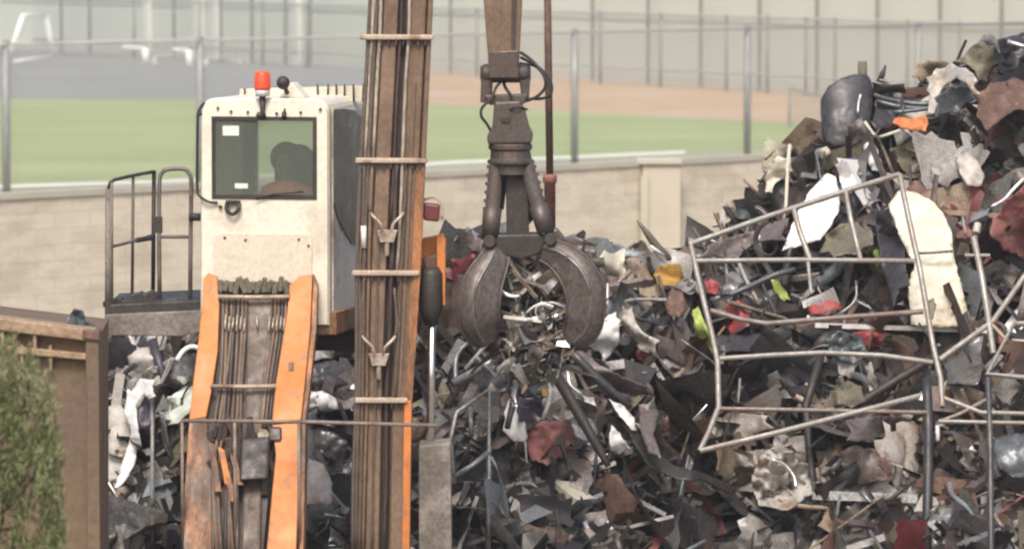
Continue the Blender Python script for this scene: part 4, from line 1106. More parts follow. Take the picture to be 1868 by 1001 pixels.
# ---------------------------------------------------------------- scrap pieces one can tell apart
def depthfn(poly, off, follow=.55):
    cx = sum(p[0] for p in poly) / len(poly); cy = sum(p[1] for p in poly) / len(poly)
    h0 = hit(cx, cy); off += .10
    return (lambda x, y: h0 - off + (hit(x, y) - h0) * follow * .5 + (cy - y) / F * 50 * .28), cx, cy
SD = [100]
def sheet_(name, label, cat, m, poly, off=.25, crump=.05, cell=11, freq=4.0, bulge=0, sol=.012, smooth=False, at=None, group=None, folds=4):
    SD[0] += 1; h_at = None
    if folds and not smooth and bulge < .08:
        r5 = random.Random(SD[0] * 7); q5 = []
        ax = sum(p[0] for p in poly) / len(poly); ay = sum(p[1] for p in poly) / len(poly)
        for i5, (x5, y5) in enumerate(poly):
            x6, y6 = poly[(i5 + 1) % len(poly)]; q5.append((x5, y5)); d5 = math.hypot(x6 - x5, y6 - y5)
            if d5 > 11:
                t5 = r5.uniform(.3, .7); k5 = r5.uniform(-.20, .08)
                mx5, my5 = x5 + (x6 - x5) * t5, y5 + (y6 - y5) * t5
                q5.append((mx5 + (mx5 - ax) * k5, my5 + (my5 - ay) * k5))
        poly = q5
    if at is None: fn, cx, cy = depthfn(poly, off)
    else:
        fn = lambda x, y: at
        cx = sum(p[0] for p in poly) / len(poly); cy = sum(p[1] for p in poly) / len(poly)
    hw = max(abs(p[0] - cx) for p in poly); hh = max(abs(p[1] - cy) for p in poly)
    f2 = (lambda x, y: fn(x, y) - bulge * max(0, 1 - ((x - cx) / hw) ** 2) ** .5 * max(0, 1 - .5 * ((y - cy) / hh) ** 2)) if bulge else fn
    bm = new(); polysheet(bm, poly, f2, min(cell, 6), crump * .5, SD[0], 0, freq * 1.3, 0 if bulge > .08 else folds)
    return tag(ob(name, bm, m, None, smooth=True, sol=sol), label, cat, group)
def bar_(name, label, cat, m, pts, r, off=.3, sm=0, square=False, at=None, group=None):
    h0 = [ (at if at is not None else hit(*p[:2]) - off) for p in pts]
    if at is None:
        mean = sum(h0) / len(h0); h0 = [mean + (h - mean) * .5 for h in h0]
    q = [P(p[0], p[1], h) for p, h in zip(pts, h0)]
    if isinstance(r, (list, tuple)): rs = list(r)
    else: rs = r
    if sm:
        q = smoothpath(q, sm)
        if isinstance(rs, list):
            rs = [rs[min(int(i / sm), len(rs) - 1)] + (rs[min(int(i / sm) + 1, len(rs) - 1)] - rs[min(int(i / sm), len(rs) - 1)]) * (i % sm) / sm for i in range(len(q))]
    bm = new(); tube(bm, q, rs, 10, True, square)
    return tag(ob(name, bm, m, None), label, cat, group)

# crest of the tall pile
sheet_('barrel_shell', 'black curved barrel shell standing at the shoulder of the tall pile', 'barrel', 'char', [(1498, 225), (1499, 180), (1512, 158), (1535, 143), (1560, 136), (1584, 139), (1594, 165), (1590, 210), (1580, 252), (1550, 268), (1515, 266), (1502, 250)], .5, .008, 8, bulge=.22, smooth=True)
bar_('trim_strip', 'thin bright trim strip running down the side of the black barrel shell', 'trim', 'silver', [(1570, 172), (1566, 190), (1565, 208)], .013, .85, 3)
sheet_('wheel_arch_liner', 'black plastic wheel arch liner beside the black barrel shell', 'arch liner', 'char', [(1592, 150), (1615, 143), (1640, 160), (1652, 195), (1640, 232), (1612, 246), (1590, 225), (1600, 190)], .45, .09, 9)
bar_('stub_post', 'short olive stub post sticking up from behind the black barrel shell', 'post', 'olive', [(1573, 112), (1574, 160)], .05, .35)
bar_('black_spike', 'small black spike poking up above the plastic wheel arch liner', 'spike', 'char', [(1604, 150), (1610, 135), (1616, 119)], [.035, .03, .008], .4)
bar_('arch_edge', 'pale curved edge strip along the top of the wheel arch liner', 'strip', 'lightgrey', [(1604, 146), (1620, 150), (1630, 172)], .012, .6, 4)
for i, (pts, lb) in enumerate(((((1580, 168), (1625, 182), (1680, 190), (1720, 184)), 'dull blue grey hose leaving the wheel arch liner, uppermost of its bunch'),
                               (((1600, 185), (1650, 196), (1710, 196), (1772, 172)), 'dull blue grey hose sweeping right to the white arched panel'),
                               (((1630, 205), (1680, 200), (1740, 188), (1790, 178)), 'dull blue grey hose passing just above the orange rag'),
                               (((1690, 212), (1740, 202), (1785, 182)), 'short blue grey hose ending inside the white arched panel'))):
    bar_('rubber_hose', lb, 'hose', 'bluegrey', list(pts), .028 - .003 * i, .55, 4)
sheet_('arched_panel', 'white arched wheel well panel near the crest of the tall pile', 'panel', 'oldwhite', [(1690, 142), (1708, 126), (1735, 116), (1762, 124), (1784, 148), (1790, 172), (1776, 174), (1764, 152), (1745, 142), (1722, 156), (1708, 182), (1704, 208), (1692, 205), (1691, 165)], .55, .07, 8)
sheet_('blue_grey_plate', 'smooth blue grey plate inside the white arched panel', 'plate', 'bluegrey', [(1704, 178), (1735, 158), (1770, 160), (1778, 180), (1745, 205), (1706, 214)], .48, .05)
sheet_('olive_sheet', 'olive peaked sheet at the very top of the tall pile', 'sheet', 'olive', [(1738, 112), (1768, 90), (1792, 76), (1816, 84), (1818, 120), (1800, 150), (1785, 146), (1768, 120)], .4, .1)
sheet_('rust_box_side', 'small dark brown box side tipped on the crest beside the olive sheet', 'box', 'tan', [(1664, 140), (1670, 116), (1686, 110), (1728, 114), (1742, 122), (1702, 140), (1680, 152)], .35, .05)
sheet_('crest_tangle', 'black crumpled mass crowning the highest corner of the heap', 'scrap', 'char', [(1804, 84), (1830, 70), (1868, 60), (1925, 58), (1925, 140), (1850, 150), (1822, 138), (1806, 110)], .45, .2, 9, 6)
bar_('silver_strip', 'bright silver strip across the black mass at the highest corner', 'strip', 'silver', [(1838, 76), (1864, 84), (1900, 90)], .022, .7)
sheet_('brown_door', 'large flat rusty brown panel below the black crest mass', 'panel', 'brown', [(1776, 172), (1806, 152), (1850, 142), (1925, 146), (1925, 205), (1858, 200), (1830, 216), (1800, 240), (1782, 214)], .5, .06, 14)
bar_('pale_bracket', 'pale bent bracket lying across the rusty brown panel', 'bracket', 'lightgrey', [(1797, 226), (1822, 203), (1846, 194), (1864, 190)], .022, .75, 3)
sheet_('orange_rag', 'bright orange crumpled rag under the blue grey hoses', 'rag', 'scrap_orange', [(1628, 224), (1640, 213), (1668, 216), (1688, 211), (1693, 226), (1688, 240), (1668, 238), (1642, 232)], .6, .08, 7)
bar_('curved_white_pipe', 'smooth white pipe curving down from the orange rag', 'pipe', 'oldwhite', [(1642, 232), (1672, 250), (1702, 276), (1738, 312)], [.02, .035, .045, .035], .62, 5)
sheet_('white_flap', 'small bright white flap below the black barrel shell', 'flap', 'white', [(1575, 266), (1590, 258), (1602, 275), (1609, 298), (1607, 314), (1590, 311), (1580, 290)], .6, .05, 8)
bar_('bent_rod', 'cream rod bent in a V below the wheel arch liner', 'rod', 'cream', [(1577, 222), (1598, 249), (1618, 246), (1642, 238)], .018, .75, 3)
sheet_('mauve_girder', 'dusty mauve girder plate slanting down from the barrel shell', 'girder', 'mauve', [(1545, 228), (1572, 214), (1586, 245), (1604, 300), (1588, 330), (1566, 296), (1552, 262)], .5, .07)
sheet_('slate_panel', 'flat slate coloured panel leaning beneath the mauve girder plate', 'panel', 'bluegrey', [(1530, 262), (1552, 266), (1580, 300), (1600, 338), (1570, 350), (1545, 310)], .42, .03)
sheet_('silver_hood', 'dull silver hood fragment between the curved pipe and the red hood', 'hood', 'lightgrey', [(1690, 300), (1722, 286), (1745, 292), (1752, 324), (1728, 342), (1700, 330)], .5, .08)
sheet_('pale_cushion', 'pale cream cushion shaped scrap beside the lower end of the curved pipe', 'scrap', 'oldwhite', [(1744, 288), (1760, 278), (1782, 292), (1796, 322), (1788, 340), (1766, 340), (1752, 318)], .6, .06, bulge=.12)
sheet_('red_hood', 'large faded red car hood crumpled at the edge of the tall pile', 'hood', 'pinkred', [(1806, 430), (1812, 395), (1832, 366), (1866, 338), (1930, 330), (1930, 490), (1872, 476), (1832, 458)], 1.1, .10, 13, 3, bulge=.05)
sheet_('pink_fender', 'torn dusty pink fender lying above the large faded red hood', 'fender', 'rack_pink', [(1766, 366), (1800, 336), (1850, 310), (1930, 290), (1930, 322), (1868, 334), (1826, 368), (1790, 404), (1774, 396)], .55, .14)
bar_('bright_edge', 'ragged bright metal edge between the pink fender and red hood', 'strip', 'silver', [(1808, 378), (1832, 364), (1848, 346), (1872, 322)], .02, .85, 3)
# shoulder of the tall pile
sheet_('torn_bonnet', 'torn cream bonnet corner hooked at the outer tip of the shoulder', 'bonnet', 'cream', [(1396, 352), (1394, 325), (1402, 300), (1418, 284), (1442, 286), (1446, 312), (1426, 326), (1412, 336), (1408, 352)], .45, .12, 7)
sheet_('dark_blob', 'dark crumpled lump hanging beneath the torn cream bonnet corner', 'scrap', 'dark', [(1398, 368), (1404, 346), (1426, 326), (1462, 326), (1486, 356), (1462, 388), (1432, 396), (1404, 384)], .35, .15, 8)
for i, (x, y) in enumerate(((1364, 372), (1372, 366), (1376, 380))):
    bar_('wire_strand', ['thin dark wire strand jutting into the air, middle of three', 'thin dark wire strand jutting into the air, uppermost of three', 'thin dark wire strand jutting into the air, lowest of three'][i], 'wire', 'dark', [(x, y), (1392, 366 + i * 3), (1412, 360 + i * 4)], [.004, .01, .012], .3)
bar_('upright_tube', 'pale upright tube standing in front of the torn cream bonnet corner', 'tube', 'cream', [(1441, 264), (1437, 300), (1434, 372), (1430, 402)], .02, .65)
bar_('hooked_bar', 'pale hooked bar end just behind the sloping top tube of the big rack', 'bar', 'oldwhite', [(1434, 404), (1430, 416), (1412, 424), (1392, 430)], .024, .5, 3)
sheet_('refrigerator_door', 'brightest white curved door panel behind the sloping rack tube', 'door', 'white', [(1426, 458), (1438, 428), (1452, 392), (1476, 352), (1508, 316), (1524, 322), (1531, 350), (1531, 384), (1512, 418), (1496, 438), (1462, 448)], .85, .02, 16, folds=0)
sheet_('white_sliver', 'narrow bright white sliver panel above the sloping rack tube', 'panel', 'white', [(1524, 302), (1534, 288), (1545, 294), (1562, 334), (1552, 352), (1536, 344)], .55, .06, 7)
bar_('black_cable', 'thin black cable drooping in a V over the white door panel', 'cable', 'char', [(1486, 380), (1489, 408), (1502, 430), (1516, 414), (1534, 392)], .010, .72, 4)
bar_('thin_strut', 'thin grey strut crossing down over the white curved door panel', 'strut', 'grey', [(1488, 276), (1498, 330), (1514, 372), (1520, 398)], .012, .75)
sheet_('lamp_housing', 'small cream lamp housing perched left of the slate panel', 'lamp', 'cream', [(1490, 272), (1508, 268), (1516, 280), (1504, 290), (1490, 286)], .6, .03, 6, bulge=.06)
sheet_('grey_dome', 'dull grey domed lid below the white curved door panel', 'lid', 'olive', [(1494, 462), (1506, 428), (1532, 408), (1566, 404), (1590, 420), (1594, 446), (1560, 464), (1520, 470)], .5, .04, 12, bulge=.06)
sheet_('mauve_wing', 'flat mauve wing panel filling the sloping corner of the big rack', 'wing', 'mauve', [(1276, 470), (1290, 450), (1340, 430), (1400, 408), (1440, 398), (1438, 440), (1410, 438), (1372, 446), (1346, 470)], .35, .03, 16)
bm = new(); frag_ring(bm, P(1402, 450, hit(1402, 450) - .4), Matrix.Rotation(.3, 3, 'Z'), .09, .018, 6.28, rr, 0); tag(ob('metal_ring', bm, 'mauve'), 'mauve metal ring standing on the upper cross tube of the big rack', 'ring')
bar_('short_peg', 'short white peg standing on the upper cross tube of the big rack', 'peg', 'white', [(1384, 430), (1388, 470)], .018, .55)
bar_('dark_beam', 'dark slanting beam passing behind the big rack below the white door', 'beam', 'char', [(1466, 392), (1440, 465), (1424, 560)], [.05, .055, .045], .42)
bar_('oily_strut', 'oily black strut leaning behind the upper corner of the big rack', 'strut', 'dark', [(1642, 345), (1612, 420), (1590, 500)], .03, .45)
sheet_('grey_bulkhead', 'dark grey plate between the upright rack tubes and the stained cream panel', 'plate', 'char', [(1596, 380), (1625, 372), (1650, 440), (1660, 520), (1630, 560), (1606, 480)], .35, .07)
sheet_('stained_panel', 'tall stained cream enamel panel behind the right tube of the big rack', 'panel', 'cream', [(1620, 374), (1640, 348), (1672, 352), (1700, 366), (1720, 388), (1736, 424), (1741, 470), (1756, 532), (1772, 594), (1716, 597), (1662, 592), (1656, 520), (1668, 484), (1642, 432)], .80, .02, 18, 2, folds=0)
bar_('panel_crease', 'grey folded seam crossing the tall stained cream panel', 'seam', 'olive', [(1668, 462), (1700, 461), (1738, 458)], .014, 1.06)
sheet_('rust_patch_plate', 'rusty brown scrap folded over the top of the stained cream panel', 'scrap', 'brown', [(1650, 348), (1668, 330), (1694, 330), (1714, 352), (1720, 388), (1698, 366), (1670, 352)], .6, .08, 8)
sheet_('olive_tab', 'small olive tab near the foot of the stained cream panel', 'tab', 'olive', [(1694, 548), (1704, 544), (1708, 556), (1702, 582), (1695, 584)], 1.0, .01, 8, folds=0)
sheet_('stain_flake', 'small dark rust flake stuck high on the tall stained cream panel', 'flake', 'olive', [(1650, 402), (1658, 398), (1660, 412), (1652, 414)], 1.0, .01, 8, folds=0)
for poly, lb in (([(1592, 458), (1600, 448), (1608, 470), (1615, 496), (1616, 520), (1603, 520), (1597, 490)], 'lime yellow plastic shard behind the upper cross tube of the big rack'),
                 ([(1407, 510), (1416, 512), (1436, 536), (1442, 548), (1430, 550), (1412, 532)], 'small lime yellow shard beside the dark slanting beam'),
                 ([(1263, 566), (1273, 558), (1284, 585), (1294, 612), (1299, 648), (1285, 652), (1272, 616)], 'long lime green shard hanging outside the left tube of the big rack')):
    sheet_('plastic_shard', lb, 'shard', 'lime', poly, .5, .06, 7, sol=.02)
for poly, lb in (([(1306, 594), (1318, 562), (1344, 546), (1372, 560), (1368, 594), (1334, 612)], 'bright red crumpled panel under the bent cross tube of the big rack'),
                 ([(1466, 552), (1490, 540), (1516, 548), (1540, 562), (1506, 576), (1478, 574)], 'red crumpled scrap above the bent cross tube near its middle'),
                 ([(1284, 514), (1298, 506), (1314, 520), (1306, 538), (1288, 532)], 'small red scrap just inside the left tube of the big rack'),
                 ([(1556, 606), (1590, 602), (1624, 612), (1622, 634), (1566, 638)], 'flat red slab below the long white rail')):
    sheet_('red_scrap', lb, 'scrap', 'red', poly, .42, .08, 8)
bar_('duct_pipe', 'thick pale blue duct pipe slanting inside the big rack', 'duct', 'bluish', [(1486, 524), (1516, 500), (1546, 474)], .07, .4)
bar_('white_rail', 'long straight white rail lying level across the big rack', 'rail', 'white', [(1488, 593), (1650, 598), (1802, 603)], .024, .62, 0, True)
sheet_('slat_scrap', 'short pale slat tilted below the middle of the big rack', 'slat', 'oldwhite', [(1576, 664), (1588, 660), (1606, 712), (1588, 722)], .5, .02, 10)
bar_('black_post', 'long black post running down behind the lower tubes of the big rack', 'post', 'dark', [(1500, 640), (1470, 740), (1484, 890), (1488, 1010)], .045, .40, 0)
sheet_('black_slab', 'long black slab lying level under the bent cross tube of the big rack', 'slab', 'char', [(1300, 612), (1420, 604), (1560, 606), (1560, 628), (1420, 640), (1308, 642)], .35, .04, 16)
sheet_('black_drum_side', 'big dark rounded drum in the lower left opening of the big rack', 'drum', 'char', [(1318, 700), (1330, 668), (1380, 660), (1440, 668), (1466, 700), (1456, 736), (1390, 746), (1330, 740)], .45, .10, 12, 2.5, bulge=.08)
sheet_('flat_sheet', 'pale stacked flat sheet beneath the lowest level tube of the big rack', 'sheet', 'oldwhite', [(1284, 800), (1290, 762), (1340, 754), (1400, 758), (1412, 780), (1372, 802), (1320, 812)], .25, .06, 14)
sheet_('flat_sheet', 'wide pale grey flat sheet below the diagonal foot tube of the big rack', 'sheet', 'lightgrey', [(1280, 838), (1360, 822), (1460, 804), (1520, 812), (1500, 880), (1420, 900), (1300, 890)], .12, .06, 16)
sheet_('crushed_radiator', 'crushed whitish radiator with jagged edges at the foot of the big rack', 'radiator', 'oldwhite', [(1372, 868), (1384, 834), (1412, 816), (1446, 822), (1474, 846), (1482, 900), (1440, 930), (1384, 920)], .5, .4, 9, 6)
bar_('radiator_pipe', 'bright curved pipe on top of the crushed whitish radiator', 'pipe', 'silver', [(1408, 838), (1430, 846), (1448, 868), (1452, 890)], .016, 1.0, 4)
sheet_('dented_box', 'dented grey box side behind the lowest tubes of the big rack', 'box', 'mauve', [(1542, 766), (1600, 758), (1662, 762), (1656, 800), (1600, 806), (1544, 802)], .4, .05, 14)
sheet_('pinkish_plate', 'dusty pink plate at the base of the heap under the dented box', 'plate', 'rack_pink', [(1488, 822), (1560, 812), (1620, 826), (1630, 872), (1560, 890), (1496, 880)], .12, .1, 14)
sheet_('grey_flap', 'large dim grey flap between the big rack and the smaller rack', 'flap', 'grey', [(1716, 648), (1756, 618), (1794, 612), (1796, 668), (1782, 702), (1728, 700)], .4, .07)
sheet_('tan_cardboard', 'tan folded board just under the large dim grey flap', 'board', 'tan', [(1732, 704), (1762, 700), (1796, 716), (1790, 746), (1744, 744)], .5, .08)
bar_('white_stub', 'short bright white stub pipe under the right foot of the big rack', 'pipe', 'white', [(1710, 776), (1711, 804)], .022, .7)
sheet_('blue_grey_tank', 'blue grey tank end at the base of the heap under the smaller rack', 'tank', 'bluegrey', [(1812, 800), (1850, 790), (1930, 800), (1930, 870), (1850, 872), (1815, 850)], .4, .05, 14, bulge=.15)
for pts, r, m, lb in (([(1344, 470), (1362, 512), (1386, 556)], .024, 'lightgrey', 'pale bar slanting below the upper cross tube near the small red scrap'),
                      ([(1296, 548), (1350, 530), (1412, 502), (1450, 492)], .03, 'bluegrey', 'blue grey pipe slanting across the upper left of the big rack'),
                      ([(1562, 512), (1560, 548), (1528, 576)], .016, 'grey', 'grey rod of the small tripod shape, its upright bending to one foot'),
                      ([(1560, 548), (1584, 560), (1606, 574)], .014, 'grey', 'grey rod forming the second foot of the small tripod shape'),
                      ([(1704, 652), (1640, 690), (1540, 752)], .045, 'dark', 'thick black pipe slanting down behind the right end of the diagonal foot tube'),
                      ([(1690, 690), (1694, 800), (1690, 1010)], .05, 'char', 'thick dark upright post below the right corner of the big rack'),
                      ([(1720, 726), (1724, 700), (1742, 690)], .022, 'tan', 'tan bent rod end at the right foot of the big rack'),
                      ([(1350, 690), (1346, 740)], .012, 'lightgrey', 'thin pale rod standing against the big dark drum'),
                      ([(1480, 690), (1468, 732)], .014, 'lightgrey', 'thin pale rod leaning beside the long black post'),
                      ([(1396, 752), (1424, 782)], .026, 'dark', 'short dark rod crossing the pale stacked flat sheet'),
                      ([(1826, 836), (1868, 850), (1920, 856)], .03, 'bluegrey', 'blue grey pipe lying along the tank end at the heap base'),
                      ([(1630, 318), (1606, 262), (1590, 240)], .02, 'olive', 'olive rod running up from the top corner of the big rack'),
                      ([(1600, 372), (1622, 430)], .012, 'grey', 'thin grey rod hanging under the sloping top tube near its high end'),
                      ([(1756, 396), (1762, 430)], .014, 'lightgrey', 'short pale rod above the smaller rack upright')):
    bar_('scrap_rod', lb, 'rod', m, pts, r, .55, 3)
sheet_('mangled_casting', 'dark mangled casting with holes hanging over the middle shelf tube', 'casting', 'bluegrey', [(1506, 616), (1530, 604), (1570, 612), (1582, 640), (1560, 664), (1530, 656), (1510, 640)], .6, .16, 7, 6)
sheet_('white_disc_plate', 'whitish dented plate beneath the mangled casting in the big rack', 'plate', 'lightgrey', [(1520, 650), (1556, 646), (1566, 664), (1550, 690), (1530, 682)], .55, .06, 7)
sheet_('olive_gearbox', 'olive gearbox shaped scrap above the diagonal foot tube', 'gearbox', 'olive', [(1520, 706), (1546, 694), (1572, 704), (1580, 730), (1552, 744), (1526, 738)], .5, .12, 7, 6)
# middle of the heap
sheet_('torn_insulation', 'torn cream insulation slab standing beside the right grapple tine', 'insulation', 'cream', [(1092, 470), (1102, 456), (1122, 462), (1140, 454), (1139, 486), (1150, 512), (1164, 530), (1134, 538), (1112, 522), (1104, 494)], .5, .12, 7)
sheet_('white_bumper', 'bright white folded bumper tucked under the right grapple tine', 'bumper', 'white', [(1062, 618), (1084, 600), (1110, 574), (1124, 568), (1132, 584), (1130, 622), (1112, 648), (1100, 668), (1096, 644), (1082, 640), (1068, 632)], .85, .12, 8, 5)
sheet_('white_wing_scrap', 'whitish twisted wing hanging right of the white folded bumper', 'wing', 'oldwhite', [(1134, 556), (1152, 560), (1160, 588), (1176, 608), (1206, 622), (1197, 646), (1168, 640), (1144, 610), (1133, 582)], .7, .10, 8, 5)
sheet_('seat_scrap', 'dark maroon seat scrap beneath the whitish twisted wing', 'seat', 'maroon', [(1124, 630), (1140, 610), (1176, 618), (1190, 646), (1160, 668), (1130, 664)], .5, .06, 9)
bar_('leaning_spike', 'dark leaning spike rising alone from the saddle of the heap', 'spike', 'olive', [(1163, 402), (1182, 428), (1200, 452), (1222, 474)], [.012, .035, .045, .04], .35)
bar_('short_white_bar', 'short white bar lying against the dark leaning spike', 'bar', 'white', [(1187, 449), (1211, 466)], .016, .5)
sheet_('ochre_bag', 'ochre yellow bag on the slope near the upper left corner of the big rack', 'bag', 'ochre', [(1192, 502), (1204, 484), (1240, 481), (1248, 506), (1232, 522), (1200, 520)], .5, .06, 8, bulge=.08)
sheet_('rusty_motor', 'round rusty orange motor case below the ochre yellow bag', 'motor', 'brown', [(1212, 552), (1226, 526), (1246, 534), (1254, 562), (1240, 578), (1220, 574)], .5, .05, 7, bulge=.1)
bar_('pale_conduit', 'pale conduit running level beside the torn cream insulation', 'conduit', 'lightgrey', [(1124, 556), (1160, 546), (1236, 548)], .02, .5, 3)
bar_('pale_conduit', 'pale conduit lying just above the ochre yellow bag', 'conduit', 'lightgrey', [(1150, 478), (1200, 470), (1246, 474)], .014, .4, 3)
sheet_('blue_tray', 'shiny blue grey tray on the crest behind the right grapple tine', 'tray', 'bluish', [(1072, 446), (1096, 438), (1130, 446), (1172, 464), (1150, 470), (1096, 462)], .35, .06, 8)
sheet_('tube_bundle_plate', 'mauve plate with ragged end just right of the grapple hub', 'plate', 'mauve', [(1014, 430), (1050, 432), (1092, 446), (1086, 462), (1040, 452), (1016, 446)], .35, .1, 8)
sheet_('crushed_bumper', 'dusty mauve bumper bar slanting down from the right grapple tine', 'bumper', 'mauve', [(1030, 610), (1048, 630), (1090, 662), (1140, 690), (1184, 706), (1190, 718), (1160, 722), (1112, 706), (1072, 684), (1044, 652)], .85, .02, 12, bulge=.07)
sheet_('dark_beam', 'thick dark twisted beam running down to the base of the heap', 'beam', 'dark', [(1090, 700), (1112, 694), (1140, 734), (1168, 784), (1196, 824), (1232, 850), (1344, 892), (1334, 902), (1236, 874), (1186, 852), (1154, 806), (1122, 756), (1098, 722)], .85, .012, 12, bulge=.05)
sheet_('forked_arm', 'mauve forked arm joining the thick dark twisted beam', 'arm', 'mauve', [(1164, 736), (1194, 722), (1202, 752), (1192, 792), (1206, 836), (1184, 826), (1168, 782)], .85, .05, 9, bulge=.05)
for poly, lb in (([(1110, 726), (1134, 736), (1158, 762), (1162, 786), (1152, 784), (1130, 758)], 'white triangular scrap above the thick dark twisted beam'),
                 ([(1116, 774), (1130, 790), (1150, 818), (1130, 828), (1112, 820), (1112, 800)], 'white triangular scrap below the thick dark twisted beam'),
                 ([(1064, 722), (1082, 724), (1090, 744), (1070, 746)], 'small white square scrap at the start of the twisted beam')):
    sheet_('white_scrap', lb, 'scrap', 'white', poly, .6, .06, 7)
sheet_('pink_fairing', 'crumpled pink painted fairing at the foot of the heap below the grapple', 'fairing', 'pinkred', [(962, 786), (988, 768), (1040, 764), (1052, 796), (1036, 836), (998, 850), (972, 840), (958, 812)], .45, .10, 11, 3.5)
sheet_('white_jug', 'white jug shaped scrap beside the dark navy box under the grapple', 'jug', 'white', [(920, 752), (930, 726), (940, 730), (944, 756), (958, 772), (962, 800), (938, 806), (918, 784)], .6, .08, 7)
sheet_('navy_box', 'dark navy box directly under the grapple', 'box', 'purple', [(940, 722), (984, 720), (992, 744), (988, 772), (946, 770)], .5, .03, 12)
sheet_('yellow_plug', 'tiny yellow plug on the dark slab under the grapple', 'plug', 'ochre', [(989, 708), (1004, 710), (1003, 724), (989, 722)], .65, .01, 7, sol=.03)
sheet_('dark_slab', 'dark level slab under the scrap held in the grapple', 'slab', 'bluegrey', [(900, 704), (980, 698), (1060, 712), (1060, 734), (990, 730), (905, 728)], .4, .05, 12)
bar_('pry_bar', 'long grey bar with a knobbed end pointing up at the grapple', 'bar', 'grey', [(826, 700), (900, 658), (968, 622), (978, 616)], [.045, .04, .036, .06], 1.0)
bar_('thin_lath', 'thin pale lath above the long knobbed grey bar', 'lath', 'lightgrey', [(848, 674), (882, 634), (912, 600)], .02, .95)
bar_('cross_peg', 'short pale peg crossing between the thin lath and knobbed bar', 'peg', 'lightgrey', [(870, 652), (894, 676)], .018, 1.0)
bar_('bent_tube', 'bright silver tube bent in steps below the grapple tines', 'tube', 'silver', [(962, 626), (970, 646), (980, 656), (1026, 668), (1036, 682), (1040, 702), (1062, 720)], .02, 1.2, 3)
sheet_('pale_leaf_plate', 'pale leaf shaped plate below the long knobbed grey bar', 'plate', 'lightgrey', [(898, 668), (912, 656), (936, 656), (950, 668), (948, 694), (938, 700), (916, 690)], .8, .05, 7)
bar_('frame_tube', 'grey tube frame kinked over like a gate below the grapple', 'frame', 'grey', [(828, 880), (822, 800), (832, 752), (892, 710), (892, 860), (890, 1010)], .028, .6)
bar_('frame_tube', 'short grey upright inside the kinked gate shaped tube', 'tube', 'grey', [(858, 742), (860, 796)], .025, .55)
bar_('frame_tube', 'sagging grey tube at the base inside the kinked gate shaped tube', 'tube', 'grey', [(830, 868), (860, 850), (892, 824)], .03, .55)
bar_('handle_loop', 'dull bent handle loop left of the long knobbed grey bar', 'handle', 'grey', [(832, 716), (831, 662), (838, 640), (852, 626)], .024, .85, 3)
sheet_('maroon_hood', 'maroon folded sheet on the crest beside the orange lug of the boom', 'sheet', 'maroon', [(822, 470), (846, 452), (874, 462), (872, 500), (850, 520), (822, 514)], .4, .08)
sheet_('ragged_plate', 'ragged mauve plate tipped up on the crest between boom and grapple', 'plate', 'mauve', [(826, 440), (838, 416), (852, 420), (884, 440), (878, 458), (842, 456)], .35, .08)
# the clump inside the grapple
GS = YG + .30
for pts, r, m, lb in (([(936, 478), (966, 500), (1004, 520)], .018, 'lightgrey', 'uppermost pale strip slanting down between the grapple tines'),
                      ([(912, 522), (948, 510), (990, 502), (1022, 512)], .018, 'lightgrey', 'long pale strip bridging level between both grapple tines'),
                      ([(984, 514), (1016, 522), (1024, 498)], .014, 'lightgrey', 'hooked pale strip beside the inner edge of the right grapple tine'),
                      ([(940, 462), (952, 466), (980, 458)], .014, 'lightgrey', 'short pale strip hooked directly below the grapple hub')):
    bar_('metal_strip', lb, 'strip', m, pts, r, 0, 3, False, GS - .1)
sheet_('engine_block', 'crumpled olive grey engine block gripped in the middle of the grapple', 'engine', 'olive', [(958, 580), (978, 560), (1006, 552), (1034, 562), (1038, 590), (1022, 616), (984, 622), (960, 606)], 0, .3, 7, 7, bulge=.12, at=GS + .1)
sheet_('mangled_bracket', 'mangled tan bracket beside the engine block in the grapple', 'bracket', 'tan', [(938, 600), (950, 586), (966, 590), (972, 612), (962, 636), (944, 630)], 0, .25, 6, 8, at=GS)
sheet_('dark_cover', 'dark crushed cover held along the left grapple tine', 'cover', 'dark', [(910, 560), (932, 540), (956, 548), (962, 580), (948, 612), (922, 606)], 0, .2, 8, 6, at=GS + .05)
sheet_('maroon_fragment', 'maroon fragment high inside the grapple under the hub', 'fragment', 'maroon', [(950, 482), (990, 472), (1014, 494), (996, 512), (962, 506)], 0, .12, 8, 6, at=GS + .2)
sheet_('rust_cowl', 'rusty brown cowl low in the grapple beside the right tine tip', 'cowl', 'brown', [(976, 620), (1008, 604), (1034, 620), (1036, 652), (1010, 676), (984, 660)], 0, .16, 8, 5, bulge=.08, at=GS + .1)
bar_('silver_curl', 'curled silver strip over the engine block in the grapple', 'strip', 'silver', [(958, 572), (980, 556), (1008, 552), (1036, 566), (1030, 592)], .014, 0, 4, False, GS - .15)
bar_('white_knuckle', 'small white rod end beside the left grapple tine tip', 'rod', 'white', [(922, 602), (930, 610)], .022, 0, 0, False, GS - .1)
bm = new(); rr = random.Random(77)
for i in range(330):
    a = rr.uniform(0, 6.28); q = rr.random() ** .6
    c = P(970 + math.cos(a) * 62 * q, 590 + math.sin(a) * 118 * q, GS + rr.uniform(-.12, .45))
    mi = IX[rr.choice(['dark', 'dark', 'olive', 'grey', 'grey', 'boom_dark', 'silver', 'lightgrey', 'lightgrey', 'olive', 'tan', 'char'])]
    if rr.random() < .35: frag_sheet(bm, c, rrot(rr), rr.uniform(.10, .25), rr.uniform(.05, .12), rr, mi)
    elif rr.random() < .5: frag_ribbon(bm, c, rrot(rr, 1.4), rr.uniform(.2, .5), rr.uniform(.008, .03), rr, mi)
    elif rr.random() < .5: frag_chunk(bm, c, rrot(rr), rr.uniform(.06, .14), rr, mi)
    else: frag_bar(bm, c, rrot(rr), rr.uniform(.15, .4), rr.uniform(.006, .014), rr, mi)
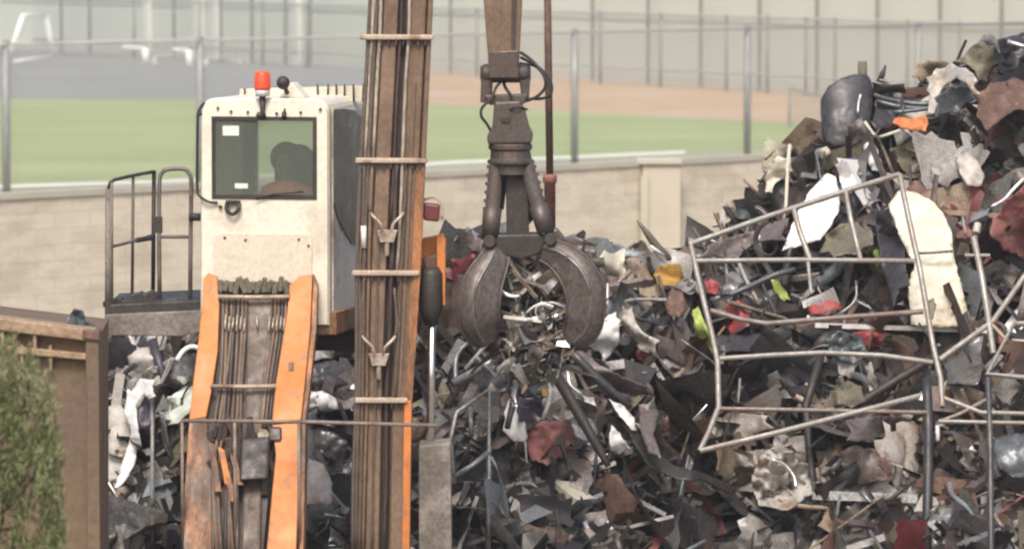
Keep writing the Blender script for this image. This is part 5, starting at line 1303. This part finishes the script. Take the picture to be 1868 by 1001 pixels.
for i in range(60):
    px = rr.uniform(925, 1035); py = rr.uniform(480, 670)
    c = P(px, py, GS - rr.uniform(.05, .25)); mi = IX[rr.choice(['lightgrey', 'silver', 'olive', 'grey', 'tan', 'dark', 'mauve', 'oldwhite'])]
    if i % 3 == 0: frag_sheet(bm, c, rrot(rr), rr.uniform(.14, .30), rr.uniform(.08, .16), rr, mi)
    elif i % 3 == 1: frag_angle(bm, c, rrot(rr, 1.2), rr.uniform(.25, .6), rr.uniform(.008, .02), rr, mi)
    else: frag_ribbon(bm, c, rrot(rr, 1.2), rr.uniform(.2, .5), rr.uniform(.012, .03), rr, mi)
tag(ob('grabbed_debris', bm, PAL), 'dark tangled bits of scrap filling the grapple between its tines', 'scrap', kind='stuff')
for pts, r, m, lb in (([(985, 640), (1030, 710), (1082, 800), (1110, 850)], [.05, .06, .05, .03], 'dark', 'long black beam slanting from under the grapple to the heap base, nearer the pink fairing'),
                      ([(1040, 640), (1100, 700), (1150, 742)], [.045, .05, .03], 'char', 'charcoal beam end slanting out below the right grapple tine'),
                      ([(905, 650), (940, 700), (925, 780)], [.03, .04, .03], 'dark', 'black bent beam hanging below the left grapple tine'),
                      ([(1000, 660), (1004, 720), (990, 766)], [.02, .025, .02], 'lightgrey', 'pale torn strip dangling straight below the grapple clump')):
    bar_('hanging_beam', lb, 'beam', m, pts, r, 1.25, 3)
# behind the bin and under the catwalk
sheet_('fender_arch', 'bright white fender arch standing beside the corner of the rusty bin', 'fender', 'white', [(226, 744), (232, 708), (256, 690), (282, 692), (284, 722), (264, 718), (248, 742), (252, 786), (258, 812), (246, 842), (226, 880), (208, 890), (230, 826), (240, 790)], .55, .06, 9)
sheet_('purple_liner', 'dark purple plastic liner inside the white fender arch', 'liner', 'purple', [(250, 742), (264, 720), (282, 724), (284, 800), (274, 870), (262, 900), (232, 900), (258, 822)], .42, .06, 10)
sheet_('pan_cover', 'dull white curved lid touching the corner post of the rusty bin', 'lid', 'oldwhite', [(196, 742), (220, 738), (240, 770), (242, 800), (224, 834), (196, 826)], .42, .03, 12, bulge=.1)
sheet_('pale_slab', 'pale stone coloured slab directly under the catwalk', 'slab', 'oldwhite', [(214, 664), (236, 628), (272, 632), (292, 652), (278, 688), (238, 694)], .4, .1)
sheet_('mint_door', 'pale mint green door panel beside the orange hose ramp', 'door', 'mint', [(288, 756), (306, 724), (338, 704), (362, 706), (360, 746), (326, 772), (296, 776)], .5, .05, 12)
sheet_('tyre_piece', 'black split tyre left of the orange hose ramp under the deck', 'tyre', 'black', [(304, 700), (312, 664), (334, 642), (362, 646), (362, 706), (332, 722)], .4, .07, 9, bulge=.1)
bar_('tyre_glint', 'white curved strip painted as a glint above the black split tyre', 'trim', 'white', [(322, 658), (334, 640), (350, 632), (366, 636)], .025, .7, 4)  # white bar stands in for a glint at the tyre
bar_('dark_stanchion', 'dark stanchion leaning between the pale slab and split tyre', 'stanchion', 'char', [(278, 620), (292, 668), (310, 712)], .05, .42)
bar_('thin_pale_post', 'thin pale post standing beside the white fender arch', 'post', 'lightgrey', [(276, 700), (278, 800), (278, 1000)], .02, .65)
sheet_('foil_sheet', 'shiny white crumpled foil between the hose ramp and the boom', 'foil', 'white', [(546, 730), (560, 712), (586, 712), (612, 726), (624, 744), (600, 752), (566, 750)], .5, .16, 6, 7)
sheet_('navy_sheet', 'dark navy sheet between the hose ramp and the boom above the foil', 'sheet', 'char', [(550, 690), (566, 664), (610, 656), (648, 664), (648, 702), (600, 712), (560, 712)], .4, .07)
sheet_('grey_canvas', 'grey crumpled canvas under the cab foot beside the boom', 'canvas', 'lightgrey', [(560, 640), (578, 616), (620, 606), (652, 616), (650, 650), (610, 654), (570, 658)], .45, .12, 8, 5)
sheet_('white_tub', 'white tub low between the hose ramp and the boom', 'tub', 'oldwhite', [(544, 864), (562, 836), (590, 846), (606, 880), (604, 920), (546, 920)], .5, .05, 10, bulge=.1)
sheet_('grey_tarp', 'long grey crumpled sheet between the foil and the white tub', 'sheet', 'grey', [(560, 790), (596, 768), (640, 790), (648, 840), (612, 850), (580, 820)], .45, .12, 8, 5)

# ---------------------------------------------------------------- the welded racks
RK = lambda px, py: 47.9 + (820 - py) / 505 * 1.7
def rt_(pts, r, m, name, root, sq=True):
    bm = new(); tube(bm, [P(x, y, RK(x, y) + (d[0] if d else 0)) for x, y, *d in pts], r * 1.12, 10, True, False); return ob(name, bm, m, root, bev=.004)
rk = thing('welded_rack', 'large bent welded steel rack with level shelf tubes leaning on the heap', 'rack', P(1480, 822, 47.9))
rt_([(1256, 446), (1400, 395), (1560, 343), (1641, 318)], .026, 'rack', 'top_tube', rk)
rt_([(1641, 318), (1658, 400), (1678, 490), (1702, 630), (1716, 690), (1719, 742)], .026, 'rack', 'corner_upright', rk)
rt_([(1260, 446), (1272, 500), (1300, 615), (1309, 660), (1311, 742), (1292, 790), (1276, 822)], .026, 'rack', 'corner_upright', rk)
rt_([(1264, 476), (1450, 474), (1668, 476)], .024, 'rack', 'shelf_tube', rk)
rt_([(1296, 566), (1350, 582), (1398, 590), (1520, 580), (1684, 568)], .024, 'rack_pink', 'shelf_tube', rk)
rt_([(1312, 654), (1400, 648), (1500, 643), (1610, 648), (1702, 661)], .024, 'rack', 'shelf_tube', rk)
rt_([(1314, 745), (1500, 748), (1692, 752)], .020, 'rack_pink', 'shelf_tube', rk)
rt_([(1276, 822), (1420, 788), (1560, 752), (1676, 722)], .026, 'rack', 'foot_tube', rk)
rt_([(1447, 376), (1458, 420), (1478, 474)], .026, 'rack', 'short_upright', rk)
rt_([(1542, 346), (1552, 400), (1570, 474)], .024, 'rack', 'short_upright', rk)
rt_([(1474, 478), (1480, 536)], .018, 'rack', 'short_upright', rk)
RK2 = 48.3
def r2(pts, r, m, name, root): 
    bm = new(); tube(bm, [P(x, y, RK2 + (700 - y) * .003) for x, y in pts], r * 1.1, 10, True, False); return ob(name, bm, m, root, bev=.004)
rk2 = thing('bent_rack', 'smaller twisted steel rack of crossed tubes at the edge of the heap', 'rack', P(1790, 800, RK2))
r2([(1776, 432), (1790, 500), (1800, 560), (1812, 645)], .030, 'rack', 'upright', rk2)
r2([(1930, 430), (1868, 505), (1812, 585), (1714, 656)], .027, 'rack', 'diagonal_tube', rk2)
r2([(1930, 575), (1866, 590), (1850, 590), (1800, 682), (1868, 688), (1930, 692)], .025, 'rack', 'bent_loop', rk2)
r2([(1806, 588), (1838, 622)], .018, 'tan', 'gusset_tube', rk2)
r2([(1760, 466), (1806, 466)], .018, 'rack', 'cross_stub', rk2)
r2([(1780, 425), (1784, 408)], .034, 'oldwhite', 'tube_end', rk2)
r2([(1718, 724), (1790, 752), (1868, 754), (1930, 756)], .022, 'rack', 'level_tube', rk2)
r2([(1712, 768), (1800, 770), (1930, 772)], .020, 'rack', 'level_tube', rk2)
r2([(1714, 768), (1750, 755), (1800, 728)], .018, 'rack_pink', 'brace_tube', rk2)
r2([(1846, 620), (1930, 628)], .016, 'rack', 'cross_stub', rk2)
r2([(1802, 690), (1806, 800), (1808, 1010)], .03, 'char', 'rear_post', rk2)

# ---------------------------------------------------------------- air
bm = new(); box(bm, Vector((0, 335, 7)), (940, 770, 16.5))
o = ob('haze', bm, 'white', origin=(0, 0, 0)); o.data.materials.clear()
hm = bpy.data.materials.new('haze'); hm.use_nodes = True; hn = hm.node_tree; hn.nodes.clear()
vo = hn.nodes.new("ShaderNodeVolumePrincipled"); vo.inputs["Color"].default_value = (.93, .95, .97, 1); vo.inputs["Density"].default_value = .0006; vo.inputs["Anisotropy"].default_value = .2
ou = hn.nodes.new("ShaderNodeOutputMaterial"); hn.links.new(vo.outputs[0], ou.inputs["Volume"]); o.data.materials.append(hm)
tag(o, 'thin dusty haze over the scrap yard and the playing field behind', 'haze', kind='stuff')
